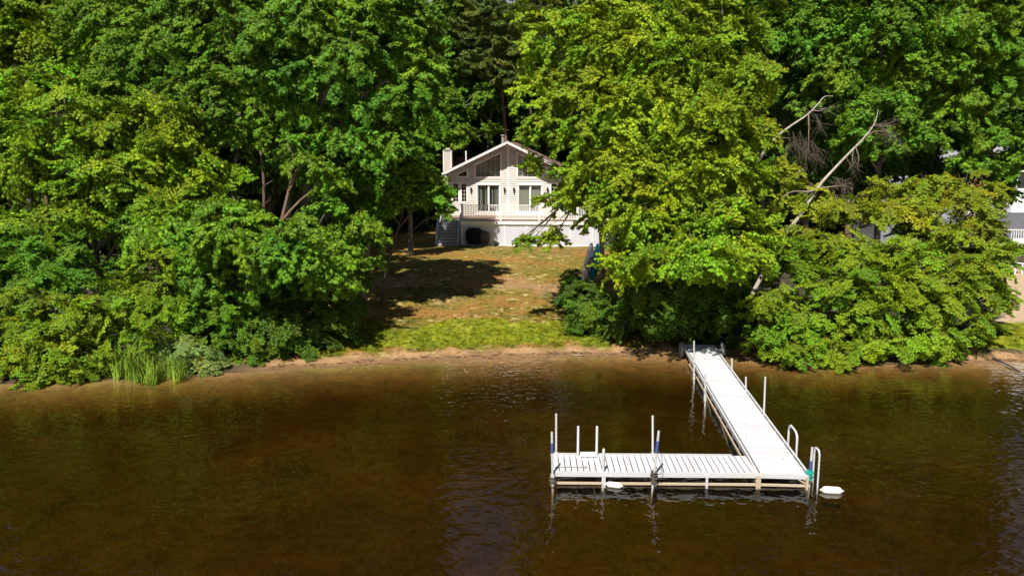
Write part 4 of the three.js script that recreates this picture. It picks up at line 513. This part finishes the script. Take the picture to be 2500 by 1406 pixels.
// ------------------------------------------------------------------ the dock
const MD = { plank: [std([0.5, 0.5, 0.54], 0.6), std([0.455, 0.455, 0.49], 0.65), std([0.53, 0.53, 0.57], 0.6)], frame: std([0.56, 0.56, 0.58], 0.4, { metalness: 0.15 }), alu: std([0.72, 0.73, 0.75], 0.35, { metalness: 0.35 }), beige: std([0.44, 0.35, 0.26], 0.7), post: std([0.6, 0.59, 0.58], 0.4, { metalness: 0.3 }), blue: std([0.04, 0.07, 0.22], 0.7), rope: std([0.09, 0.075, 0.06], 0.95), teal: std([0.0, 0.3, 0.24], 0.8), step: std([0.5, 0.51, 0.52], 0.6), tyre: std([0.16, 0.155, 0.165], 0.85), rim: std([0.17, 0.16, 0.14], 0.7), fender: std([0.8, 0.77, 0.68], 0.45) };
const DY0 = 0.33;
{
  const A = onPlane(1852, 1156, DY0), E = onPlane(1351, 1152, DY0), C = onPlane(1668, 842, DY0), e1 = A.clone().sub(E).normalize(), e2 = C.clone().sub(A).normalize(), L1 = A.distanceTo(E), L2 = C.distanceTo(A), W = 1.22, n2 = V(e2.z, 0, -e2.x).normalize();
  if (n2.dot(e1) < 0) n2.negate(); const b1 = V(e1.z, 0, -e1.x).normalize(); if (b1.z > 0) b1.negate();
  const dk = thing('dock', 'white plank dock in an L shape standing in the shallow brown water', 'dock', V(A.x, 0, A.z)), base = dk.position, R = rng(31);
  const rel = (p) => p.clone().sub(base);
  const put = (name, gs, mat, par = dk, label) => part(name, (Array.isArray(gs) ? gs : [gs]).map((g) => g.translate(-base.x, -base.y, -base.z)), mat, par, label);
  const plank = (c, along, len, wid) => { const g = new RoundedBoxGeometry(len, 0.035, wid, 1, 0.006); const o = new THREE.Matrix4().makeBasis(along, V(0, 1, 0), along.clone().cross(V(0, 1, 0))); g.applyMatrix4(o).translate(c.x, DY0 - 0.018 + (R() - 0.5) * 0.004, c.z); put('plank', g, MD.plank[Math.floor(R() * 3)]); };
  const nP = 33; for (let i = 0; i < nP; i++) { const c = E.clone().addScaledVector(e1, L1 * (i + 0.5) / nP).addScaledVector(b1, W / 2 + 0.01); plank(c, b1, W - 0.14, L1 / nP - 0.02); }
  const nL = Math.round(L2 / 0.152); for (let i = 0; i < nL; i++) { const c = A.clone().addScaledVector(e2, L2 * (i + 0.5) / nL).addScaledVector(n2, W / 2); plank(c, n2, W - 0.14, L2 / nL - 0.014); }
  const rail = (p, q, y, w, hh, m, name) => put(name, beam(V(p.x, y, p.z), V(q.x, y, q.z), w, hh), m);
  const sec = (p, dir, len, n, name, y, w, hh, m) => { for (let i = 0; i < n; i++) rail(p.clone().addScaledVector(dir, len * i / n + 0.004), p.clone().addScaledVector(dir, len * (i + 1) / n - 0.004), y, w, hh, m, name); };
  const Eb = E.clone().addScaledVector(b1, W), Ef = E.clone(), Af = A.clone().addScaledVector(n2, 0), Bf = A.clone().addScaledVector(n2, W);
  sec(Ef, e1, L1, 2, 'edge_rail', DY0 - 0.05, 0.06, 0.115, MD.frame); rail(Af, Bf, DY0 - 0.05, 0.06, 0.115, MD.frame, 'edge_rail');
  sec(Eb, e1, L1 - 0.35, 2, 'edge_rail', DY0 - 0.05, 0.06, 0.115, MD.frame); rail(Ef, Eb, DY0 - 0.05, 0.06, 0.115, MD.frame, 'edge_rail');
  const A2 = A.clone().addScaledVector(e2, 0.02), B2 = Bf.clone().addScaledVector(e2, 0.02);
  sec(A2, e2, L2, 4, 'edge_rail', DY0 - 0.048, 0.055, 0.115, MD.frame); sec(B2, e2, L2, 4, 'edge_rail', DY0 - 0.048, 0.055, 0.115, MD.frame);
  rail(A2.clone().addScaledVector(e2, L2), B2.clone().addScaledVector(e2, L2), DY0 - 0.05, 0.05, 0.11, MD.frame, 'edge_rail');
  // lower pipes and uprights
  const lowY = 0.045;
  sec(Ef, e1, L1, 4, 'lower_rail', lowY, 0.05, 0.05, MD.beige); rail(Af, Bf, lowY, 0.05, 0.05, MD.beige, 'lower_rail'); sec(Eb, e1, L1 - 0.4, 2, 'lower_rail', lowY, 0.05, 0.05, MD.beige);
  sec(A2, e2, L2 * 0.86, 4, 'lower_rail', 0.02, 0.05, 0.06, MD.beige); sec(B2, e2, L2 * 0.86, 4, 'lower_rail', 0.02, 0.05, 0.06, MD.beige);
  const upr = (p, m = MD.frame) => put('upright', bx(0.055, 0.34, 0.05, p.x, 0.12, p.z), m);
  for (let i = 1; i < 4; i++) { const p = Ef.clone().addScaledVector(e1, L1 * i / 4); upr(p.clone().setZ(p.z + 0.034)); }
  for (const s of [-0.03, 0.03]) upr(Af.clone().addScaledVector(e1, s).add(V(0, 0, 0.034)), MD.beige); upr(Bf.clone().add(V(-0.06, 0, 0.034)), MD.beige);
  for (let i = 0; i < 13; i++) { const t = L2 * (i + 0.6) / 15; upr(A2.clone().addScaledVector(e2, t).addScaledVector(n2, 0.034)); upr(B2.clone().addScaledVector(e2, t).addScaledVector(n2, -0.034)); }
  put('cross_brace', [beam(Bf.clone().setY(0.05), Bf.clone().addScaledVector(n2, -0.35).setY(0.27), 0.04, 0.03)], MD.beige);
  for (let i = 0; i < 4; i++) { const p = A2.clone().addScaledVector(e2, L2 * (i + 0.3) / 4.6), q = p.clone().addScaledVector(e2, 1.3); put('cross_brace', beam(p.clone().setY(-0.32), q.clone().setY(0.02), 0.035, 0.03), MD.beige); }
  // tall posts: [pixel x, pixel y of the foot at deck level, pixel y of the top, lean, sleeve]
  const post = (px, py, top, o = {}) => {
    const f = onPlane(px, py, DY0 - 0.02), D = -f.z, t = at(o.tx ?? px, top, D), foot = f.clone().setY(ground(f.x, f.z) - 0.1), dir = t.clone().sub(f); foot.x -= dir.x / dir.y * (f.y - foot.y);
    const m = put('post', [between(foot, t, o.r ?? 0.029, o.r ?? 0.029, 10)], o.m ?? MD.post);
    if (o.sleeve) { const a = f.clone().lerp(t, o.sleeve[0]), b = f.clone().lerp(t, o.sleeve[1]); part('sleeve', [between(a.sub(base), b.sub(base), 0.037, 0.037, 10)], MD.blue, m); }
    put('post_bracket', [bx(0.075, 0.2, 0.075, f.x, DY0 - 0.11, f.z)], o.bm ?? MD.post);
    return { f, t };
  };
  post(1358, 1104, 1010); post(1594, 1106, 1015);
  const pl = post(1349, 1160, 1055, { tx: 1347.5, sleeve: [0.52, 0.75] }); const pm = post(1597, 1162, 1052, { tx: 1609, sleeve: [0.52, 0.78], bm: MD.beige }); const pr = post(1979, 1158, 1092, { tx: 1984.5, sleeve: [0.1, 0.5], bm: MD.beige });
  post(1695, 914, 832); post(1722, 966, 915); post(1788, 905, 875); post(1822, 955, 920); post(1866, 1012, 920, { tx: 1869.5 });
  // grab rails
  const grab = (p, q, h0, low, r = 0.03) => { const c = [], up = V(0, h0, 0); c.push(p.clone().setY(low)); c.push(p.clone().setY(DY0 + h0 - 0.16)); for (let k = 0; k <= 4; k++) { const a = k / 4 * Math.PI / 2; const d = q.clone().sub(p).setY(0); c.push(p.clone().addScaledVector(d, 0.04 + 0.96 * 0.0 + (1 - Math.cos(a)) * 0.2).setY(DY0 + h0 - 0.16 + Math.sin(a) * 0.14)); } const d = q.clone().sub(p).setY(0); for (let k = 0; k <= 5; k++) { const a = k / 5 * Math.PI / 2; c.push(p.clone().addScaledVector(d, 0.62 + Math.sin(a) * 0.38).setY(DY0 + h0 - 0.03 - (1 - Math.cos(a)) * 0.17)); } c.push(q.clone().setY(low)); put('grab_rail', pathTube(c, c.map(() => r), 8), MD.frame); };
  { const p = onPlane(1920, 1078, DY0), q = onPlane(1940, 1101, DY0); grab(p.add(V(0.06, 0, 0)), q.add(V(0.06, 0, 0)), 0.52, 0.05); }
  { const f = onPlane(1986, 1160, 0.2), q = onPlane(1997, 1188, 0.0); grab(f, q, 0.62, -0.2, 0.024); }
  { const f = onPlane(1472, 1150, DY0), q = onPlane(1472, 1182, 0.02); grab(f.clone().add(V(0.015, 0, 0.0)), q, 0.58, -0.15, 0.033); }
  // wheels at the shore end
  for (const [px, s] of [[1664, -1], [1763, 1]]) { const p = onPlane(px, 872, 0.0), cy = Math.max(0.02, ground(p.x, p.z)) + 0.27, w = put('wheel', [new THREE.TorusGeometry(0.23, 0.075, 10, 24).rotateY(Math.PI / 2).applyMatrix4(new THREE.Matrix4().makeRotationY(-0.06)).translate(p.x, cy, p.z)], MD.tyre); put('rim', [new THREE.CylinderGeometry(0.17, 0.17, 0.07, 16).rotateZ(Math.PI / 2).translate(p.x, cy, p.z), new THREE.CylinderGeometry(0.03, 0.03, 0.3, 8).rotateZ(Math.PI / 2).translate(p.x - s * 0.12, cy, p.z)], MD.rim, w); }
  // swim ladder
  { const p = onPlane(1437, 1111, DY0), ld = thing('swim_ladder', 'folded white ladder with grey step standing on the back edge of the dock', 'ladder', p); const l = (px, x) => { const t = at(px, 1040, -p.z).sub(p); part('ladder_rail', [new RoundedBoxGeometry(0.062, t.y, 0.05, 3, 0.024).translate(t.x, t.y / 2, 0), ...Array.from({ length: 9 }, (_, i) => new THREE.CylinderGeometry(0.012, 0.012, 0.056, 6).rotateX(Math.PI / 2).translate(t.x, 0.08 + i * t.y / 10, 0))], MD.frame, ld); };
    l(1412, 0); l(1458, 0); part('step', new RoundedBoxGeometry(0.42, 0.035, 0.3, 2, 0.012).translate(0, 0.03, 0.03), MD.step, ld); for (const y of [0.0, 0.12]) part('rung', bx(0.42, 0.03, 0.04, 0, 0.0 + y * 0.001 - 0.03, 0.19 + y), MD.frame, ld); }
  // fenders
  const fender = (px, py, turn, label) => { const p = onPlane(px, py, 0.06), f = thing('boat_fender', label, 'boat fender', V(p.x, 0.045, p.z), turn, 'white fenders floating by the dock'); const pr = [[0, -0.27], [0.022, -0.265], [0.026, -0.235], [0.075, -0.2], [0.093, -0.15], [0.095, 0], [0.093, 0.15], [0.075, 0.2], [0.026, 0.235], [0.022, 0.265], [0, 0.27]].map((a) => new THREE.Vector2(...a)); part('body', new THREE.LatheGeometry(pr, 20).rotateZ(Math.PI / 2), MD.fender, f); part('eyelet', [new THREE.TorusGeometry(0.02, 0.008, 6, 10).translate(0.28, 0, 0), new THREE.TorusGeometry(0.02, 0.008, 6, 10).translate(-0.28, 0, 0)], MD.rope, f); return f; };
  fender(1500, 1183, -0.3, 'cream white fender floating under the front edge of the dock').scale.setScalar(0.8); fender(2032, 1196, -0.14, 'white fender floating alone in the water off the dock corner');
  // ropes
  const coil = (name, label, c, n, r, hgt, mat, seed, thick = 0.012) => { const q = rng(seed), t = thing(name, label, 'rope', c), gs = []; for (let k = 0; k < n; k++) { const pts = [], a0 = q() * 6.28, ry = (q() - 0.5) * hgt, tx = q() - 0.5, tz = q() - 0.5, rr = r * (0.6 + 0.5 * q()); for (let i = 0; i <= 12; i++) { const a = a0 + i / 12 * 6.28; pts.push(V(Math.cos(a) * rr, ry + Math.sin(a) * tx * hgt * 0.8 + Math.cos(a * 2) * 0.01, Math.sin(a) * rr * 0.9 + tz * 0.02)); } gs.push(pathTube(pts, pts.map(() => thick), 5)); } part('strands', gs, mat, t); return t; };
  const g = onPlane(1976, 1156, DY0); coil('rope_coil', 'bunched teal rope tied at the front right dock corner', g.clone().setY(DY0 - 0.02).add(V(0, 0, 0.05)), 22, 0.085, 0.2, MD.teal, 5, 0.013);
  coil('rope_wrap', 'dark rope wound round the middle front dock post', V(pm.f.x, DY0 - 0.05, pm.f.z), 14, 0.075, 0.26, MD.rope, 6); coil('rope_wrap', 'dark rope wound round the left front dock post', V(pl.f.x, DY0 - 0.12, pl.f.z), 9, 0.07, 0.22, MD.rope, 7);
  { const p = onPlane(1354, 1141, DY0 + 0.012), t = thing('mooring_line', 'thin grey mooring line with a loop lying across the dock planks', 'rope', p), pts = []; for (let i = 0; i <= 10; i++) { const q = onPlane(1354 + i * 7, 1140.5 + Math.sin(i) * 0.4, DY0 + 0.012).sub(p); pts.push(q); } for (let i = 0; i <= 8; i++) { const a = Math.PI + i / 8 * 6.28; pts.push(onPlane(1429 + 4 * Math.cos(a) + 1, 1140.5 + 1.6 * Math.sin(a), DY0 + 0.012).sub(p)); } part('line', pathTube(pts, pts.map(() => 0.009), 5), std([0.2, 0.2, 0.22], 0.9), t); }
  { const p = pm.f.clone().lerp(pm.t, 0.55), t = thing('hanging_rope', 'thin dark rope hanging from the blue sleeve of the leaning dock post', 'rope', p), pts = [V(0.03, 0, 0.03), V(0.1, -0.05, 0.05), V(0.13, -0.25, 0.05), V(0.13, -0.5, 0.03), V(0.1, -0.56, 0.05), V(0.0, -0.53, 0.08)]; part('line', pathTube(new THREE.CatmullRomCurve3(pts).getPoints(16), Array(17).fill(0.009), 5), MD.rope, t); }
}
// ------------------------------------------------------------------ things on the lawn and shore
{
  const cov = (c) => new THREE.MeshPhysicalMaterial({ color: rgb(...c), roughness: 0.8, specularIntensity: 0.3, side: THREE.DoubleSide }), cover = cov([0.012, 0.013, 0.016]), coverB = cov([0.085, 0.078, 0.082]);
  const p = onGround(1166, 601); p.z -= 0.35; p.y = ground(p.x, p.z);
  const gr = thing('covered_grill', 'barbecue grill under a black cover beside the porch stairs', 'grill', p, 0.05);
  const drape = (w, hgt, d, seed, dome) => { const g = new THREE.SphereGeometry(1, 40, 26), a = g.attributes.position, v = V(0, 0, 0), r = rng(seed); for (let i = 0; i < a.count; i++) { v.fromBufferAttribute(a, i); const ex = 0.62, s = (q) => Math.sign(q) * Math.pow(Math.abs(q), ex); let x = s(v.x) * w / 2, y = v.y > 0 ? Math.pow(v.y, dome) * hgt * 0.4 + hgt * 0.6 : hgt * 0.6 * (1 + v.y * 1.0), z = s(v.z) * d / 2; const f = 1 + 0.07 * Math.sin(x * 11 + z * 8) * (1 - y / hgt) + 0.06 * (1 - y / hgt); x *= f; z *= f; y += 0.05 * noise3.noise(x * 5, y * 5, z * 5) - 0.16 * Math.max(0, x) / w; a.setXYZ(i, x, Math.max(0.02, y), z); } g.computeVertexNormals(); return g; };
  part('cover', drape(1.25, 1.18, 0.7, 4, 0.6).translate(-0.22, 0.08, 0), cover, gr); part('side_cover', drape(0.8, 0.95, 0.62, 5, 0.7).translate(0.46, 0.1, 0.06), coverB, gr, 'greyer cover over the side burner');
  for (const [x, z] of [[-0.7, 0.25], [-0.7, -0.25], [0.62, 0.25], [0.62, -0.25]]) part('leg', new THREE.CylinderGeometry(0.03, 0.03, 0.24, 8).translate(x, 0.1, z), cover, gr);
  const b = onGround(1213, 600), bk = thing('bucket', 'small dark grey bucket on its side by the white lattice', 'bucket', b, 0.4);
  part('body', new THREE.LatheGeometry([[0.0, 0], [0.12, 0], [0.125, 0.02], [0.155, 0.3], [0.165, 0.3], [0.165, 0.31], [0.145, 0.31], [0.11, 0.03], [0, 0.03]].map((a) => new THREE.Vector2(...a)), 18).rotateZ(1.35).translate(0.12, 0.14, 0), std([0.05, 0.06, 0.07], 0.6), bk);
  part('handle', new THREE.TorusGeometry(0.16, 0.008, 5, 16, Math.PI).rotateX(Math.PI / 2 - 0.3).translate(-0.2, 0.14, 0.03), M.flue, bk);
}
{ // two kayaks standing against a tree trunk
  const hull = (len, w, mat, deck) => { const pr = [], n = 20; const g = new THREE.SphereGeometry(1, 24, 30).rotateX(0), a = g.attributes.position, v = V(0, 0, 0); for (let i = 0; i < a.count; i++) { v.fromBufferAttribute(a, i); const t = v.y, k = Math.pow(Math.max(0, 1 - Math.abs(t) ** 2.2), 0.62) / Math.max(1e-3, Math.sqrt(1 - t * t)); a.setXYZ(i, v.x * k * w / 2, t * len / 2, v.z * k * (v.z > 0 ? 0.2 : 0.15) - 0.09 * t * t); } g.computeVertexNormals(); return g; };
  for (const [px, py, len, c, label, lean] of [[1424, 692, 2.35, [0.82, 0.76, 0.76], 'white kayak standing on end against a tree at the lawn edge', 0.22], [1443, 686, 2.25, [0.0, 0.4, 0.6], 'blue kayak standing on end beside the white one', 0.2]]) {
    const p = at(px, py, px < 1430 ? 43.6 : 43.9); p.y = ground(p.x, p.z); const k = thing('kayak', label, 'kayak', p), m = std(c, 0.4), rot = new THREE.Matrix4().makeRotationZ(-lean).multiply(new THREE.Matrix4().makeRotationX(-0.12)).multiply(new THREE.Matrix4().makeRotationY(0.85));
    part('hull', hull(len, 0.62, m).translate(0, len / 2, 0).applyMatrix4(rot), m, k); part('seat_well', new THREE.TorusGeometry(0.2, 0.02, 8, 24).scale(1, 2.2, 1).translate(0, len * 0.48, 0.19).applyMatrix4(rot), M.dark, k); part('grab_loop', new THREE.TorusGeometry(0.04, 0.01, 6, 12).translate(0, len - 0.03, 0).applyMatrix4(rot), M.dark, k);
  }
}
{ // white garden chair at the neighbour's lawn
  const p = onGround(2474, 668); const c = thing('garden_chair', 'white slatted garden chair on the sandy ground behind the right bushes', 'chair', p, 0.5);
  for (let i = 0; i < 5; i++) part('back_slat', bx(0.1, 0.85, 0.03, -0.24 + i * 0.12, 0.78, -0.3, -0.3, 0, 0), M.white, c); for (let i = 0; i < 4; i++) part('seat_slat', bx(0.6, 0.03, 0.11, 0, 0.36 + i * 0.02, -0.18 + i * 0.13), M.white, c);
  for (const s of [-1, 1]) { part('armrest', bx(0.13, 0.03, 0.75, s * 0.36, 0.6, 0.05), M.white, c); part('leg', bx(0.1, 0.6, 0.04, s * 0.34, 0.3, 0.33), M.white, c); part('leg', bx(0.05, 0.45, 0.05, s * 0.34, 0.22, -0.25), M.white, c); }
  for (const [px, py, l] of [[2411, 618, 'red ball lantern hanging among the right bushes, upper of two'], [2434, 647, 'red ball lantern hanging among the right bushes, lower of two']]) { const b = thing('red_ball', l, 'ball', at(px, py, 35.2)); part('shell', new THREE.SphereGeometry(0.085, 18, 14), std([0.5, 0.05, 0.02], 0.4), b); part('hanger', between(V(0, 0.08, 0), V(0.02, 0.5, 0.02), 0.005), MD.rope, b); }
}
{ // drifted sticks, and the dark pole running into the water at the right
  const R = rng(55), bark = std([0.17, 0.12, 0.085], 0.9), pale = std([0.5, 0.42, 0.32], 0.9);
  const spots = [[1150, 868, 0.7], [1165, 862, 0.9], [905, 880, 0.8], [1360, 866, 0.4], [1010, 858, 0.5], [1410, 870, 0.35], [2190, 893, 0.9], [1535, 872, 0.5]];
  spots.forEach(([px, py, l], i) => { const p = onGround(px, py); p.y = Math.max(p.y, 0) + 0.02; const s = thing('driftwood_stick', ['forked dry stick in the middle of the beach below the house', 'longest dry stick on the sand just behind the forked one', 'dry stick at the left end of the beach by the shaded shrubs', 'short dry stick on the beach below the right end of the lawn', 'small twig on the sand left of the forked stick', 'pale bleached stick lying on the wet sand', 'dry stick on the right bank under the rounded shrub', 'dry stick on the beach just left of the dock wheel'][i], 'stick', p, R() * 0.8 - 0.4); const pts = []; for (let k = 0; k <= 6; k++) pts.push(V((k / 6 - 0.5) * l, 0.01 + 0.03 * R(), (R() - 0.5) * 0.09)); const gs = [pathTube(pts, pts.map((_, k) => 0.014 * (1 - k / 9)), 5), pathTube([pts[3], pts[3].clone().add(V(0.1, 0.05, -0.12)), pts[3].clone().add(V(0.16, 0.1, -0.25))], [0.009, 0.007, 0.004], 5)]; part('wood', gs, i === 5 ? pale : bark, s); });
  const a = onGround(2428, 878), b = onPlane(2508, 918, -0.05), q = thing('mooring_pole', 'dark pole lying from the right bank down into the water', 'pole', a); part('shaft', pathTube([V(0, 0.06, 0), b.clone().sub(a).multiplyScalar(0.5).setY(0.03), b.clone().sub(a)], [0.035, 0.033, 0.03], 8), std([0.05, 0.04, 0.035], 0.8), q); part('collar', new THREE.TorusGeometry(0.05, 0.02, 6, 12).rotateX(1.2).translate(0, 0.08, 0), MD.rope, q);
  const s = onPlane(1135, 905, -0.02), w = thing('sunken_twig', 'forked pale twig poking from the shallow water near the beach', 'stick', s); part('wood', [pathTube([V(-0.06, 0.03, -0.25), V(0, 0.0, 0), V(0.1, -0.02, 0.2)], [0.006, 0.008, 0.006], 5), pathTube([V(0, 0, 0), V(0.02, 0, 0.22)], [0.006, 0.004], 5)], pale, w);
}
renderer.render(scene, camera);
